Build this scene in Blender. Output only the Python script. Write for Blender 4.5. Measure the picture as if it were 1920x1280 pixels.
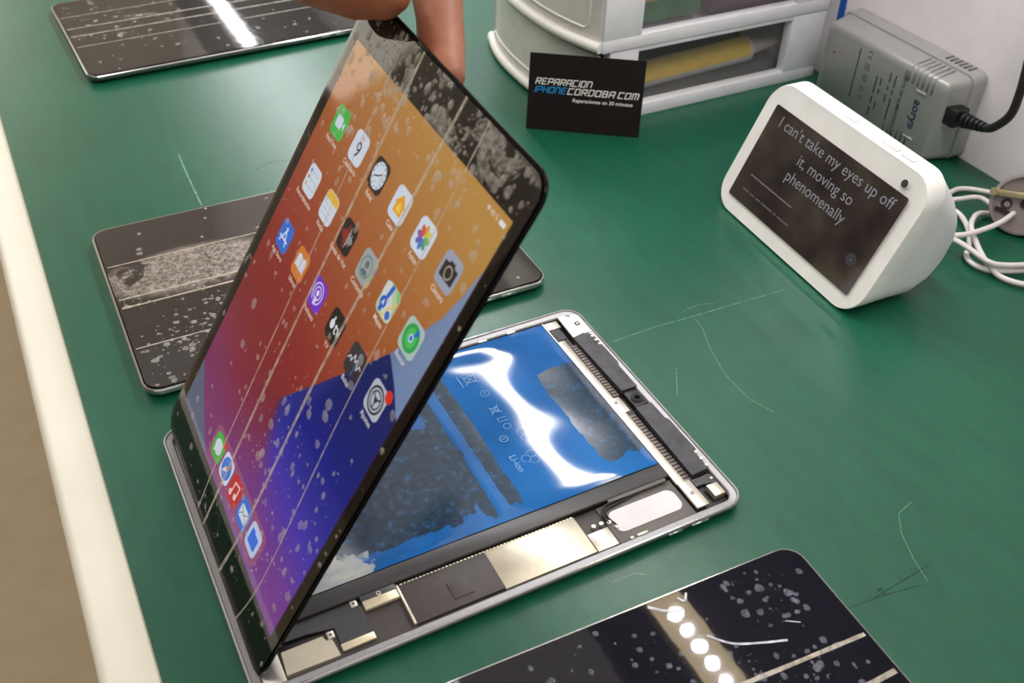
import bpy, bmesh, math, random
from mathutils import Matrix, Vector
for o in list(bpy.data.objects): bpy.data.objects.remove(o)
scene = bpy.context.scene
COL = scene.collection
rnd = random.Random(7)

# ------------------------------------------------------------------ camera
F = 1923.54                                   # focal length in pixels of the 1920x1280 frame
CAM = Vector((-0.1456, -0.33237, 0.39079))
RX = Vector((0.888027, -0.459018, 0.026652))   # right
RY = Vector((-0.275642, -0.577866, -0.768175)) # down
RZ = Vector((0.368007, 0.674814, -0.639685))   # forward
cam = bpy.data.cameras.new('camera')
cam.sensor_width = 36.0; cam.lens = F / 1920 * 36.0
cam.clip_start = 0.01; cam.clip_end = 50
cam.dof.use_dof = True; cam.dof.focus_distance = 0.56; cam.dof.aperture_fstop = 15.0
camo = bpy.data.objects.new('camera', cam); COL.objects.link(camo)
camo.matrix_world = Matrix(((RX.x, -RY.x, -RZ.x, CAM.x), (RX.y, -RY.y, -RZ.y, CAM.y), (RX.z, -RY.z, -RZ.z, CAM.z), (0, 0, 0, 1)))
scene.camera = camo

def ray(px, py): return (RX * ((px - 960) / F) + RY * ((py - 640) / F) + RZ)
def on_plane(px, py, n, o):
    n = Vector(n); d = ray(px, py); t = (o - n.dot(CAM)) / n.dot(d); return CAM + d * t
def on_z(px, py, z=0.0): return on_plane(px, py, (0, 0, 1), z)

# ------------------------------------------------------------------ world, exposure
w = bpy.data.worlds.new('room_light'); scene.world = w; w.use_nodes = True
w.node_tree.nodes['Background'].inputs[0].default_value = (1.0, 0.95, 0.90, 1)
w.node_tree.nodes['Background'].inputs[1].default_value = 0.38
scene.view_settings.view_transform = 'Standard'; scene.view_settings.look = 'None'
scene.view_settings.exposure = 0.0; scene.view_settings.gamma = 1.0
scene.view_settings.use_curve_mapping = False
scene.cycles.use_denoising = True
scene.cycles.sample_clamp_indirect = 6.0
scene.cycles.transparent_max_bounces = 16

# ------------------------------------------------------------------ materials
def lin(c):
    return tuple((v / 255 / 12.92) if v / 255 <= 0.04045 else ((v / 255 + 0.055) / 1.055) ** 2.4 for v in c)
MATS = {}
def new_mat(name):
    m = bpy.data.materials.new(name); m.use_nodes = True
    return m, m.node_tree.nodes, m.node_tree.links, m.node_tree.nodes['Principled BSDF']
def noise(N, L, scale, detail=3, rough=0.55, coord='Object', stretch=None, dist=0):
    tc = N.new('ShaderNodeTexCoord'); n = N.new('ShaderNodeTexNoise')
    n.inputs['Scale'].default_value = scale; n.inputs['Detail'].default_value = detail
    n.inputs['Roughness'].default_value = rough; n.inputs['Distortion'].default_value = dist
    if stretch:
        mp = N.new('ShaderNodeMapping'); mp.inputs['Scale'].default_value = stretch
        L.new(tc.outputs[coord], mp.inputs['Vector']); L.new(mp.outputs[0], n.inputs['Vector'])
    else: L.new(tc.outputs[coord], n.inputs['Vector'])
    return n.outputs['Fac']
def ramp(N, L, fac, stops):
    r = N.new('ShaderNodeValToRGB'); e = r.color_ramp.elements
    while len(e) < len(stops): e.new(0.5)
    for k, (p, c) in enumerate(stops):
        e[k].position = p; e[k].color = (c if len(c) == 4 else (*c, 1))
    L.new(fac, r.inputs[0]); return r.outputs[0]
def bump(N, L, fac, strength, dist=0.001):
    b = N.new('ShaderNodeBump'); b.inputs['Strength'].default_value = strength; b.inputs['Distance'].default_value = dist
    L.new(fac, b.inputs['Height']); return b.outputs[0]
def mat(name, rgb, rough=0.5, metal=0.0, spec=0.5, var=0.0, vscale=60, bmp=0.0, bscale=400, coat=0.0, stretch=None):
    if name in MATS: return MATS[name]
    m, N, L, p = new_mat(name)
    c = lin(rgb); p.inputs['Base Color'].default_value = (*c, 1)
    p.inputs['Roughness'].default_value = rough; p.inputs['Metallic'].default_value = metal
    p.inputs['Specular IOR Level'].default_value = spec
    p.inputs['Coat Weight'].default_value = coat
    f = noise(N, L, vscale, stretch=stretch)
    v = max(var, 0.04)
    L.new(ramp(N, L, f, [(0.3, tuple(x * (1 - v) for x in c)), (0.7, tuple(min(1, x * (1 + v)) for x in c))]), p.inputs['Base Color'])
    if bmp: L.new(bump(N, L, noise(N, L, bscale), bmp), p.inputs['Normal'])
    MATS[name] = m; return m
def em(rgb, k=1.0, name=None):
    key = 'lit_pixels_%d_%d_%d' % tuple(rgb) if name is None else name
    if key in MATS: return MATS[key]
    m, N, L, p = new_mat(key)
    p.inputs['Base Color'].default_value = (0.004, 0.004, 0.004, 1); p.inputs['Specular IOR Level'].default_value = 0.0
    p.inputs['Roughness'].default_value = 0.6
    p.inputs['Emission Color'].default_value = (*lin(rgb), 1); p.inputs['Emission Strength'].default_value = k
    MATS[key] = m; return m
def film_mat(name, patch, level, win=None, haze=0.0, ior=1.5, tint=(0.50, 0.49, 0.44), rough=0.045):
    """clear protective film: Fresnel gloss plus blotchy milky residue"""
    m, N, L, p = new_mat(name)
    out = N['Material Output'] if 'Material Output' in N else [n for n in N if n.type == 'OUTPUT_MATERIAL'][0]
    N.remove(p)
    tr = N.new('ShaderNodeBsdfTransparent'); gl = N.new('ShaderNodeBsdfGlossy'); gl.inputs['Roughness'].default_value = rough
    df = N.new('ShaderNodeBsdfPrincipled'); df.inputs['Base Color'].default_value = (*tint, 1); df.inputs['Roughness'].default_value = 0.35
    fr = N.new('ShaderNodeFresnel'); fr.inputs['IOR'].default_value = ior
    b = bump(N, L, noise(N, L, 45, 2), 0.012, 0.004); L.new(b, gl.inputs['Normal'])
    m1 = N.new('ShaderNodeMixShader'); L.new(fr.outputs[0], m1.inputs[0]); L.new(tr.outputs[0], m1.inputs[1]); L.new(gl.outputs[0], m1.inputs[2])
    a = ramp(N, L, noise(N, L, patch, 5, 0.65, dist=0.6), [(level, (0, 0, 0)), (level + 0.03, (1, 1, 1))])
    g = ramp(N, L, noise(N, L, 330, 8, 0.85), [(0.40, (0.04, 0.04, 0.04)), (0.60, (0.72, 0.72, 0.72))])
    mu = N.new('ShaderNodeMath'); mu.operation = 'MULTIPLY'; L.new(a, mu.inputs[0]); L.new(g, mu.inputs[1])
    fac = mu.outputs[0]
    if win:                                    # residue only inside soft ellipses (cx, cy, rx, ry)
        tc = N.new('ShaderNodeTexCoord'); acc = None
        for (cx, cy, rx, ry) in win:
            mp = N.new('ShaderNodeMapping'); mp.vector_type = 'TEXTURE'
            mp.inputs['Location'].default_value = (cx, cy, 0); mp.inputs['Scale'].default_value = (rx, ry, 1000)
            L.new(tc.outputs['Object'], mp.inputs['Vector'])
            ln = N.new('ShaderNodeVectorMath'); ln.operation = 'LENGTH'; L.new(mp.outputs[0], ln.inputs[0])
            s = ramp(N, L, ln.outputs['Value'], [(0.75, (1, 1, 1)), (1.0, (0, 0, 0))])
            if acc is None: acc = s
            else:
                mx = N.new('ShaderNodeMath'); mx.operation = 'MAXIMUM'; L.new(acc, mx.inputs[0]); L.new(s, mx.inputs[1]); acc = mx.outputs[0]
        m3 = N.new('ShaderNodeMath'); m3.operation = 'MULTIPLY'; L.new(fac, m3.inputs[0]); L.new(acc, m3.inputs[1]); fac = m3.outputs[0]
    ad = N.new('ShaderNodeMath'); ad.operation = 'MULTIPLY_ADD'; ad.inputs[1].default_value = 1.0 - haze; ad.inputs[2].default_value = haze
    L.new(fac, ad.inputs[0])
    m2 = N.new('ShaderNodeMixShader'); L.new(ad.outputs[0], m2.inputs[0]); L.new(m1.outputs[0], m2.inputs[1]); L.new(df.outputs[0], m2.inputs[2])
    L.new(m2.outputs[0], out.inputs['Surface']); MATS[name] = m; return m
def veil_mat(name, rgb, alpha, rough=0.3):
    if name in MATS: return MATS[name]
    m, N, L, p = new_mat(name)
    p.inputs['Base Color'].default_value = (*lin(rgb), 1); p.inputs['Roughness'].default_value = rough
    f = noise(N, L, 300)
    L.new(ramp(N, L, f, [(0.3, (alpha * 0.6,) * 3), (0.7, (min(1, alpha * 1.4),) * 3)]), p.inputs['Alpha'])
    MATS[name] = m; return m

# ------------------------------------------------------------------ mesh helpers
def obj(name, V, Fc, m, parent=None, smooth=False, M=None, angle=None):
    me = bpy.data.meshes.new(name)
    me.from_pydata([tuple(v) for v in V], [], [tuple(f) for f in Fc])
    if M is not None: me.transform(M)
    if len(Fc) > 1:
        bm = bmesh.new(); bm.from_mesh(me); bmesh.ops.recalc_face_normals(bm, faces=bm.faces); bm.to_mesh(me); bm.free()
    return link(name, me, m, parent, smooth, angle)
def link(name, me, m, parent=None, smooth=False, angle=None):
    if m is not None:
        me.materials.clear(); me.materials.append(m)
    if smooth:
        if angle is None: me.shade_smooth()
        else:
            me.shade_smooth()
            me.set_sharp_from_angle(angle=math.radians(angle))
    o = bpy.data.objects.new(name, me); COL.objects.link(o)
    if parent is not None: o.parent = parent
    return o
def tag(o, label=None, cat=None, group=None, kind=None):
    if label: o['label'] = label
    if cat: o['category'] = cat
    if group: o['group'] = group
    if kind: o['kind'] = kind
    return o
def thing(name, label, cat, M=None, group=None):
    o = bpy.data.objects.new(name, None); COL.objects.link(o); o.empty_display_size = 0.02
    if M is not None: o.matrix_world = M
    return tag(o, label, cat, group)
def bm_box(bm, x0, x1, y0, y1, z0, z1, bev=0.0, seg=2, M=None):
    r = bmesh.ops.create_cube(bm, size=1.0)
    vs = r['verts']
    bmesh.ops.transform(bm, matrix=Matrix.Translation(((x0 + x1) / 2, (y0 + y1) / 2, (z0 + z1) / 2)) @ Matrix.Diagonal((x1 - x0, y1 - y0, z1 - z0, 1)), verts=vs)
    if bev:
        es = set(e for v in vs for e in v.link_edges)
        r = bmesh.ops.bevel(bm, geom=list(es), offset=bev, segments=seg, affect='EDGES', profile=0.5)
        vs = list(set(v for f in r['faces'] for v in f.verts) | set(v for v in vs if v.is_valid))
    if M is not None: bmesh.ops.transform(bm, matrix=M, verts=vs)
    return vs
def box(name, x0, x1, y0, y1, z0, z1, m, parent=None, bev=0.0, seg=2, M=None):
    bm = bmesh.new(); bm_box(bm, x0, x1, y0, y1, z0, z1, bev, seg)
    me = bpy.data.meshes.new(name); bm.to_mesh(me); bm.free()
    if M is not None: me.transform(M)
    return link(name, me, m, parent, bool(bev), 35)
def rrect(w_, h_, r, n=8, cx=0, cy=0):
    pts = []
    for k, (sx, sy) in enumerate(((1, 1), (-1, 1), (-1, -1), (1, -1))):
        for i in range(n + 1):
            a = math.pi / 2 * (k + i / n)
            pts.append((cx + sx * (w_ / 2 - r) + r * math.cos(a), cy + sy * (h_ / 2 - r) + r * math.sin(a)))
    return pts
def loft(name, rings, m, parent=None, smooth=True, cap0=True, cap1=True, M=None, angle=35):
    n = len(rings[0]); V = [p for r in rings for p in r]; Fc = []
    for k in range(len(rings) - 1):
        for i in range(n):
            j = (i + 1) % n
            Fc.append((k * n + i, k * n + j, (k + 1) * n + j, (k + 1) * n + i))
    if cap0: Fc.append(tuple(range(n)))
    if cap1: Fc.append(tuple((len(rings) - 1) * n + i for i in range(n)))
    return obj(name, V, Fc, m, parent, smooth, M, angle)
def slab(name, outline, z0, z1, m, parent=None, M=None, bev=0.0):
    rings = [[(x, y, z0) for x, y in outline], [(x, y, z1) for x, y in outline]]
    return loft(name, rings, m, parent, False, M=M)
def catmull(P, k=8):
    P = [Vector(p) for p in P]; out = []
    for i in range(len(P) - 1):
        a, b, c, d = P[max(i - 1, 0)], P[i], P[i + 1], P[min(i + 2, len(P) - 1)]
        for s in range(k):
            t = s / k
            out.append(0.5 * ((2 * b) + (c - a) * t + (2 * a - 5 * b + 4 * c - d) * t * t + (3 * b - a - 3 * c + d) * t ** 3))
    out.append(P[-1]); return out
def tube_data(P, r, n=10):
    V = []; Fc = []; up = Vector((0.13, 0.21, 0.97))
    for i, p in enumerate(P):
        t = (P[min(i + 1, len(P) - 1)] - P[max(i - 1, 0)]).normalized()
        a = t.cross(up)
        if a.length < 1e-4: a = t.cross(Vector((1, 0, 0)))
        a.normalize(); b = t.cross(a).normalized()
        rr = r(i / (len(P) - 1)) if callable(r) else r
        for k in range(n):
            an = 2 * math.pi * k / n; V.append(p + a * (rr * math.cos(an)) + b * (rr * math.sin(an)))
    for i in range(len(P) - 1):
        for k in range(n):
            j = (k + 1) % n; Fc.append((i * n + k, i * n + j, (i + 1) * n + j, (i + 1) * n + k))
    Fc.append(tuple(range(n))); Fc.append(tuple((len(P) - 1) * n + k for k in range(n)))
    return V, Fc
def tube(name, P, r, m, parent=None, n=10, k=8):
    V, Fc = tube_data(catmull(P, k) if k > 1 else [Vector(p) for p in P], r, n)
    return obj(name, V, Fc, m, parent, True, None, 50)
def join_data(parts):
    V = []; Fc = []
    for v, f in parts:
        o = len(V); V += list(v); Fc += [tuple(i + o for i in q) for q in f]
    return V, Fc
def text(name, body, size, m, parent, M, align='CENTER', shear=0.0, bold=0.0, extrude=0.0, spacing=1.0):
    cu = bpy.data.curves.new(name, 'FONT'); cu.body = body; cu.size = size; cu.align_x = align; cu.align_y = 'CENTER'
    cu.shear = shear; cu.offset = bold; cu.extrude = extrude; cu.space_character = spacing; cu.resolution_u = 3
    t = bpy.data.objects.new(name, cu); COL.objects.link(t)
    dg = bpy.context.evaluated_depsgraph_get(); me = bpy.data.meshes.new_from_object(t.evaluated_get(dg))
    bpy.data.objects.remove(t); bpy.data.curves.remove(cu); me.transform(M); me.name = name
    return link(name, me, m, parent)
def basis(o, x, y):
    x = Vector(x).normalized(); y = Vector(y).normalized(); z = x.cross(y)
    o = Vector(o)
    return Matrix(((x.x, y.x, z.x, o.x), (x.y, y.y, z.y, o.y), (x.z, y.z, z.z, o.z), (0, 0, 0, 1)))
def poly2(name, pts, z, m, parent, M=None):
    return obj(name, [(x, y, z) for x, y in pts], [tuple(range(len(pts)))], m, parent, False, M)
def strokes(lines, wd, z):
    """thick polylines as flat quads"""
    V = []; Fc = []
    for ln in lines:
        for (a, b) in zip(ln[:-1], ln[1:]):
            a = Vector((*a, 0)); b = Vector((*b, 0)); d = (b - a)
            if d.length < 1e-9: continue
            d.normalize(); n = Vector((-d.y, d.x, 0)) * wd / 2; e = d * wd * 0.35; o = len(V)
            V += [(p.x, p.y, z) for p in (a - e + n, b + e + n, b + e - n, a - e - n)]; Fc.append((o, o + 1, o + 2, o + 3)); z += 2e-7
    return V, Fc
def circ(cx, cy, r, n=24, ry=None):
    ry = r if ry is None else ry
    return [(cx + r * math.cos(2 * math.pi * i / n), cy + ry * math.sin(2 * math.pi * i / n)) for i in range(n)]

# ------------------------------------------------------------------ common materials
def make_mat_green():
    m, N, L, p = new_mat('green_vinyl')
    f1 = noise(N, L, 5, 4); f2 = noise(N, L, 90, 4, 0.6, stretch=(1, 0.25, 1))
    c1 = ramp(N, L, f1, [(0.3, lin((14, 80, 58))), (0.7, lin((20, 92, 68)))])
    c2 = ramp(N, L, f2, [(0.30, (0.86,) * 3), (0.5, (1.0,) * 3), (0.70, (1.10,) * 3)])
    mx = N.new('ShaderNodeMix'); mx.data_type = 'RGBA'; mx.blend_type = 'MULTIPLY'; mx.inputs[0].default_value = 1
    L.new(c1, mx.inputs[6]); L.new(c2, mx.inputs[7]); L.new(mx.outputs[2], p.inputs['Base Color'])
    p.inputs['Roughness'].default_value = 0.30
    p.inputs['Specular IOR Level'].default_value = 0.48
    L.new(bump(N, L, noise(N, L, 700, 3), 0.10, 0.0006), p.inputs['Normal'])
    MATS['green_vinyl'] = m; return m
GREEN = make_mat_green()
ALU = mat('space_grey_aluminium', (150, 148, 146), 0.30, 0.9, var=0.06, vscale=900)
SILVER = mat('silver_aluminium', (205, 202, 196), 0.28, 0.9, var=0.05, vscale=900)
CHAMFER = mat('polished_chamfer', (238, 238, 236), 0.16, 1.0)
SHIELD = mat('tin_shield_metal', (226, 218, 196), 0.34, 0.75, var=0.06, vscale=120, bmp=0.12, bscale=160)
BRACKET = mat('steel_bracket', (228, 222, 208), 0.32, 0.7, var=0.05, vscale=200)
GOLD = mat('pale_gold_plate', (236, 224, 192), 0.35, 0.45, var=0.05)
BLACKP = mat('black_plastic', (22, 21, 22), 0.45)
DKGREY = mat('dark_grey_tape', (74, 68, 67), 0.55, var=0.06, vscale=200, bmp=0.1, bscale=500)
FLEX = mat('black_flex', (58, 59, 62), 0.35, var=0.12, vscale=260)
FOAM = mat('charcoal_foam', (66, 66, 72), 0.6, var=0.35, vscale=130, bmp=0.2, bscale=900)
GLASS = mat('black_glass', (14, 13, 15), 0.05, spec=0.15)
WHITEP = mat('white_plastic', (240, 240, 236), 0.35, var=0.02)
CABLEW = mat('white_rubber', (232, 226, 224), 0.4)
BUBBLE = veil_mat('trapped_air', (210, 206, 198), 0.34, 0.12)
DROP = veil_mat('clear_droplet', (190, 196, 215), 0.2, 0.06)
CREASE = veil_mat('film_fold', (212, 202, 184), 0.62, 0.3)

# ------------------------------------------------------------------ the setting
WALLX = 0.4963
WALLM = mat('painted_wall', (248, 243, 245), 0.75, var=0.02, vscale=30, bmp=0.05, bscale=120)
tag(box('wall_right', WALLX, WALLX + 0.12, -2.2, 3.6, -0.9, 2.7, WALLM), kind='structure')
tag(box('wall_back', -3.4, WALLX, 3.6, 3.72, -0.9, 2.7, mat('far_wall_paint', (214, 204, 188), 0.8, var=0.03, vscale=3)), kind='structure')
tag(box('wall_left', -3.52, -3.4, -2.2, 3.72, -0.9, 2.7, mat('brown_wall_paint', (128, 104, 84), 0.8, var=0.04, vscale=3)), kind='structure')
tag(box('floor', -3.4, WALLX + 0.12, -2.2, 3.72, -0.98, -0.9, mat('beige_floor', (166, 149, 120), 0.6, var=0.05, vscale=25, bmp=0.1)), kind='structure')

win = thing('window_1', None, None, Matrix.Translation((-1.06, 3.6, 0.85))); tag(win, kind='structure')
for k in range(3):
    box('window_pane', -1.05 + 0.70 * k, -0.37 + 0.70 * k, -0.012, -0.004, -0.60, 0.60, em((255, 246, 226), 2.3, 'bright_daylight_pane'), win)
for x in (-1.09, -0.375, 0.325, 1.03): box('window_frame', x, x + 0.03, -0.04, -0.0005, -0.63, 0.63, mat('window_frame_paint', (225, 222, 214), 0.5), win, 0.003)
for z in (-0.65, 0.60): box('window_frame', -1.09, 1.06, -0.04, -0.0005, z, z + 0.04, mat('window_frame_paint', (225, 222, 214)), win, 0.003)

# ------------------------------------------------------------------ shelf lamp (the strip mirrored in every glossy surface)
lamp = thing('strip_light', 'long white LED strip light fixed under the shelf above the bench', 'lamp', Matrix.Translation((0.31, 0, 0.50)))
CREAM = mat('cream_lamp_body', (236, 222, 190), 0.5)
box('lamp_channel', -0.021, 0.021, -0.170, 2.1, 0.003, 0.017, CREAM, lamp, 0.002)
GLOW = em((250, 250, 255), 58.0, 'led_glow')
box('diffuser', -0.0095, 0.0095, 0.215, 2.08, -0.004, 0.003, GLOW, lamp, 0.001)
box('lit_strip', -0.0195, 0.0195, -0.160, 0.205, 0.0005, 0.003, em((255, 226, 180), 7.0, 'cream_glow'), lamp, 0.0)
dsc = [(x, y) for x, y in circ(0, 0, 0.0068, 20)]
led0 = None
for k in range(14):
    y = 0.135 - 0.0212 * k
    if led0 is None:
        led0 = slab('led', dsc, -0.002, 0.003, em((250, 250, 255), 115.0, 'led_chip'), lamp); o = led0
    else:
        o = led0.copy(); COL.objects.link(o); o.parent = lamp
    o.location = (0, y, 0)
sh = thing('wall_shelf', 'dark grey shelf board carrying the strip light', 'shelf')
box('board', 0.235, WALLX, -0.45, 2.12, 0.517, 0.537, mat('shelf_laminate', (92, 84, 78), 0.5, var=0.08, vscale=20), sh, 0.001)
for y in (-0.2, 0.8, 1.8): box('bracket', 0.36, WALLX, y, y + 0.02, 0.537, 0.60, BRACKET, sh, 0.001)
for (lx, ly, pw, lb, pn) in ((-0.15, 0.25, 2.0, 'unseen ceiling fill panel directly above the workbench', 'bench_fill_glow'), (-1.2, 2.7, 9.0, 'added unseen ceiling fill panel brightening the far wall', 'far_fill_glow'), (-0.5, -1.3, 6.0, 'added unseen ceiling fill panel brightening the camera-side faces', 'near_fill_glow')):  # unseen panels added as fill for the bench, far wall and camera-side faces
  cl = thing('ceiling_fill_panel', lb, 'lamp', Matrix.Translation((lx, ly, 2.45)))
  box('fill_panel_frame', -0.62, 0.62, -0.62, 0.62, 0.0, 0.05, WHITEP, cl)
  box('diffuser', -0.6, 0.6, -0.6, 0.6, -0.01, 0.0, em((255, 248, 241), pw, pn), cl)

# ------------------------------------------------------------------ bench and mat
EDGE = -0.1570
bench = thing('workbench', 'cream edged workbench under the green mat', 'bench')
IVORY = mat('ivory_laminate', (232, 230, 214), 0.42, var=0.03, vscale=14, bmp=0.04, bscale=80)
box('bench_top', EDGE, WALLX - 0.001, -1.1, 2.9, -0.034, -0.0025, mat('chipboard', (170, 145, 105), 0.8, var=0.15, vscale=200), bench)
# edge strip: flat top with a soft outer nose and a thin raised inner lip
prof = [(EDGE - 0.0001, -0.034), (EDGE - 0.0001, -0.0032), (EDGE - 0.0008, -0.0026), (EDGE - 0.0026, -0.0026), (EDGE - 0.0036, -0.0034), (EDGE - 0.018, -0.0036)]
for i in range(7):
    a = math.pi / 2 * i / 6; prof.append((EDGE - 0.0185 - 0.006 * math.sin(a), -0.0096 + 0.006 * math.cos(a)))
prof.append((EDGE - 0.0245, -0.034))
loft('edge_strip', [[(x, y, z) for x, z in prof] for y in (-1.1, 2.9)], IVORY, bench, angle=40)
for x in (EDGE + 0.02, WALLX - 0.08):
    for y in (-1.0, 2.75): box('leg', x, x + 0.05, y, y + 0.05, -0.9, -0.034, BRACKET, bench, 0.002)
vm = thing('bench_mat', 'large dark green vinyl mat covering the whole workbench', 'mat')
box('mat_sheet', EDGE, WALLX - 0.0005, -1.1, 2.9, -0.0025, 0.0, GREEN, vm)
SCR = veil_mat('pale_scratch', (150, 190, 165), 0.55, 0.5)
def scratch(pts, wd):
    P = [on_z(x, y) for x, y in pts]
    V, Fc = strokes([[(p.x, p.y) for p in P]], wd, 0.00012)
    obj('scratch', V, Fc, SCR, vm)
scratch([(1150, 640), (1225, 614), (1300, 593), (1380, 569), (1470, 543)], 0.0005)
scratch([(1298, 592), (1316, 613), (1330, 650), (1358, 700), (1405, 748), (1450, 772)], 0.0004)
scratch([(1282, 583), (1310, 571), (1338, 568)], 0.0004)
scratch([(1710, 940), (1685, 962), (1690, 1000), (1715, 1052), (1740, 1090)], 0.0004)
scratch([(335, 290), (352, 330), (378, 385)], 0.0011)
scratch([(1268, 690), (1270, 740)], 0.0004)
scratch([(1150, 1090), (1190, 1075), (1222, 1078)], 0.0004)
DARKS = veil_mat('dark_scuff', (14, 50, 38), 0.4, 0.5)
P = on_z(1650, 1105); poly2('scuff', [(P.x + a, P.y + b) for a, b in circ(0, 0, 0.0016, 10, 0.0010)], 0.00012, DARKS, vm)
for pts in ([(1590, 1140), (1660, 1115), (1730, 1096)], [(480, 318), (505, 305), (540, 300)], [(1640, 1120), (1740, 1060)]):
    P = [on_z(x, y) for x, y in pts]; V, Fc = strokes([[(p.x, p.y) for p in P]], 0.0008, 0.0001); obj('scuff', V, Fc, DARKS, vm)

# ------------------------------------------------------------------ closed tablets
TW, TH = 0.2506, 0.1741
def ring(inset, z, r=0.0105, cx=0, cy=0): return [(x, y, z) for x, y in rrect(TW - 2 * inset, TH - 2 * inset, max(r - inset, 0.002), 8, cx, cy)]
def bubbles(name, n, area, zt, parent, rad=(0.0004, 0.0016), clusters=(), elong=1.0, dome=0.05, m=None):
    parts = []
    for k in range(n):
        if clusters and rnd.random() < 0.6:
            c = clusters[rnd.randrange(len(clusters))]; x = rnd.gauss(c[0], c[2]); y = rnd.gauss(c[1], c[3])
        else: x = rnd.uniform(area[0], area[1]); y = rnd.uniform(area[2], area[3])
        if not (area[0] < x < area[1] and area[2] < y < area[3]): continue
        r = rad[0] + (rad[1] - rad[0]) * rnd.random() ** 3.2
        rx, ry = r * rnd.uniform(0.75, 1.25) * elong, r * rnd.uniform(0.75, 1.25); h = 0.00008 + dome * r; q = 9
        ph = rnd.random() * 6; wob = [rnd.uniform(0.82, 1.18) for _ in range(q)]
        V = [(x, y, zt + h)]
        for (f, zz) in ((0.6, 0.75), (1.0, 0.0)):
            for i in range(q):
                a = 2 * math.pi * i / q + ph; V.append((x + rx * f * wob[i] * math.cos(a), y + ry * f * wob[i] * math.sin(a), zt + h * zz))
        Fc = [(0, 1 + i, 1 + (i + 1) % q) for i in range(q)] + [(1 + i, 1 + q + i, 1 + q + (i + 1) % q, 1 + (i + 1) % q) for i in range(q)]
        parts.append((V, Fc))
    V, Fc = join_data(parts)
    return tag(obj(name, V, Fc, m or BUBBLE, parent, True), 'tiny air bubbles trapped under the film', kind='stuff')
def crease(parent, pts, wd, z, m=None):
    P = catmull([Vector((x, y, 0)) for x, y in pts], 6); V = []; Fc = []
    for i, p in enumerate(P):
        t = (P[min(i + 1, len(P) - 1)] - P[max(i - 1, 0)]).normalized(); n = Vector((-t.y, t.x, 0)); ww = wd * 1.25 * (0.9 + 0.2 * rnd.random())
        V += [p + n * ww / 2 + Vector((0, 0, z)), p + Vector((0, 0, z + 0.00014)), p - n * ww / 2 + Vector((0, 0, z))]
    for i in range(len(P) - 1):
        for k in (0, 1): Fc.append((3 * i + k, 3 * i + k + 1, 3 * i + 4 + k, 3 * i + 3 + k))
    return obj('film_crease', V, Fc, m or CREASE, parent, True)
def tablet(label, x, y, ang, shell, film, creases, nb, clusters, group='closed tablets lying on the mat', rad=(0.0004, 0.0022), dome=0.05, bm_=None):
    t = thing('tablet', label, 'tablet', Matrix.Translation((x, y, 0)) @ Matrix.Rotation(ang, 4, 'Z'), group)
    loft('back_shell', [ring(0.009, 0.0002), ring(0.0045, 0.0006), ring(0.0016, 0.0022), ring(0.0002, 0.0042), ring(0.0, 0.0056), ring(0.0, 0.0064)], shell, t)
    loft('polished_edge', [ring(0.0, 0.0064), ring(0.0006, 0.0071), ring(0.0012, 0.0071)], CHAMFER, t, cap0=False, cap1=False)
    loft('glass_panel', [ring(0.0012, 0.0066), ring(0.0012, 0.0072), ring(0.0017, 0.0074)], GLASS, t, angle=8)
    hb = slab('home_button', circ(-0.1147, 0, 0.0052, 32), 0.0074, 0.00755, mat('button_ring', (170, 165, 155), 0.35, 0.2), t)
    slab('button_face', circ(-0.1147, 0, 0.0046, 32), 0.0074, 0.00762, GLASS, hb)
    poly2('film', rrect(TW - 0.004, TH - 0.004, 0.009), 0.0078, film, t)
    for pts, wd in creases: crease(t, pts, wd, 0.00795)
    bubbles('film_bubbles', nb, (-0.12, 0.12, -0.083, 0.083), 0.00782, t, rad, clusters, 1.0, dome, bm_)
    for (a, b) in ((0.0775, 0.0855), (0.091, 0.101)): box('volume_button', a, b, -TH / 2 - 0.0005, -TH / 2 + 0.001, 0.0040, 0.0055, CHAMFER, t, 0.0003)
    return t
F1 = film_mat('film_residue_haze_light', 32, 0.62, [(-0.085, 0.005, 0.06, 0.04)], 0.05, 1.75, (0.52, 0.46, 0.40))  # even brown haze paints the room's reflection onto film that also holds dust
F2 = film_mat('film_residue_haze_heavy', 26, 0.42, [(-0.075, 0.020, 0.062, 0.026), (-0.040, -0.022, 0.026, 0.010)], 0.075, 1.75, (0.54, 0.46, 0.40))  # stronger brown haze, reflection tone painted in beside the real glue residue
F4 = film_mat('film_bluish_haze', 60, 0.74, None, 0.022, 1.5, (0.30, 0.33, 0.62), 0.02)  # bluish haze tint paints in lamp light scattered by the coating
def straight(v, a=-0.122, b=0.122, w_=0.0008, sag=0.0):
    return ([(a, v + sag), (0, v), (b, v - sag)], w_)
tablet('farthest tablet, at the back of the mat, bright lamp stripe across its dusty glass', 0.0379, 0.6145, 0.0326, ALU, F1,
       [straight(0.046), straight(0.018, w_=0.0013), straight(0.0, w_=0.0013), straight(-0.024)], 300, ((-0.085, 0.0, 0.03, 0.03), (0.03, -0.05, 0.03, 0.02)))
tablet('tablet behind the opened one with a chalky glue smear on its brown-black glass', 0.0003, 0.204, -0.0062, SILVER, F2,
       [straight(0.040), straight(0.003, w_=0.0011), straight(-0.006, w_=0.0013), straight(-0.047)], 420, ((-0.07, -0.03, 0.03, 0.02), (-0.09, -0.06, 0.02, 0.015)))
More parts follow.
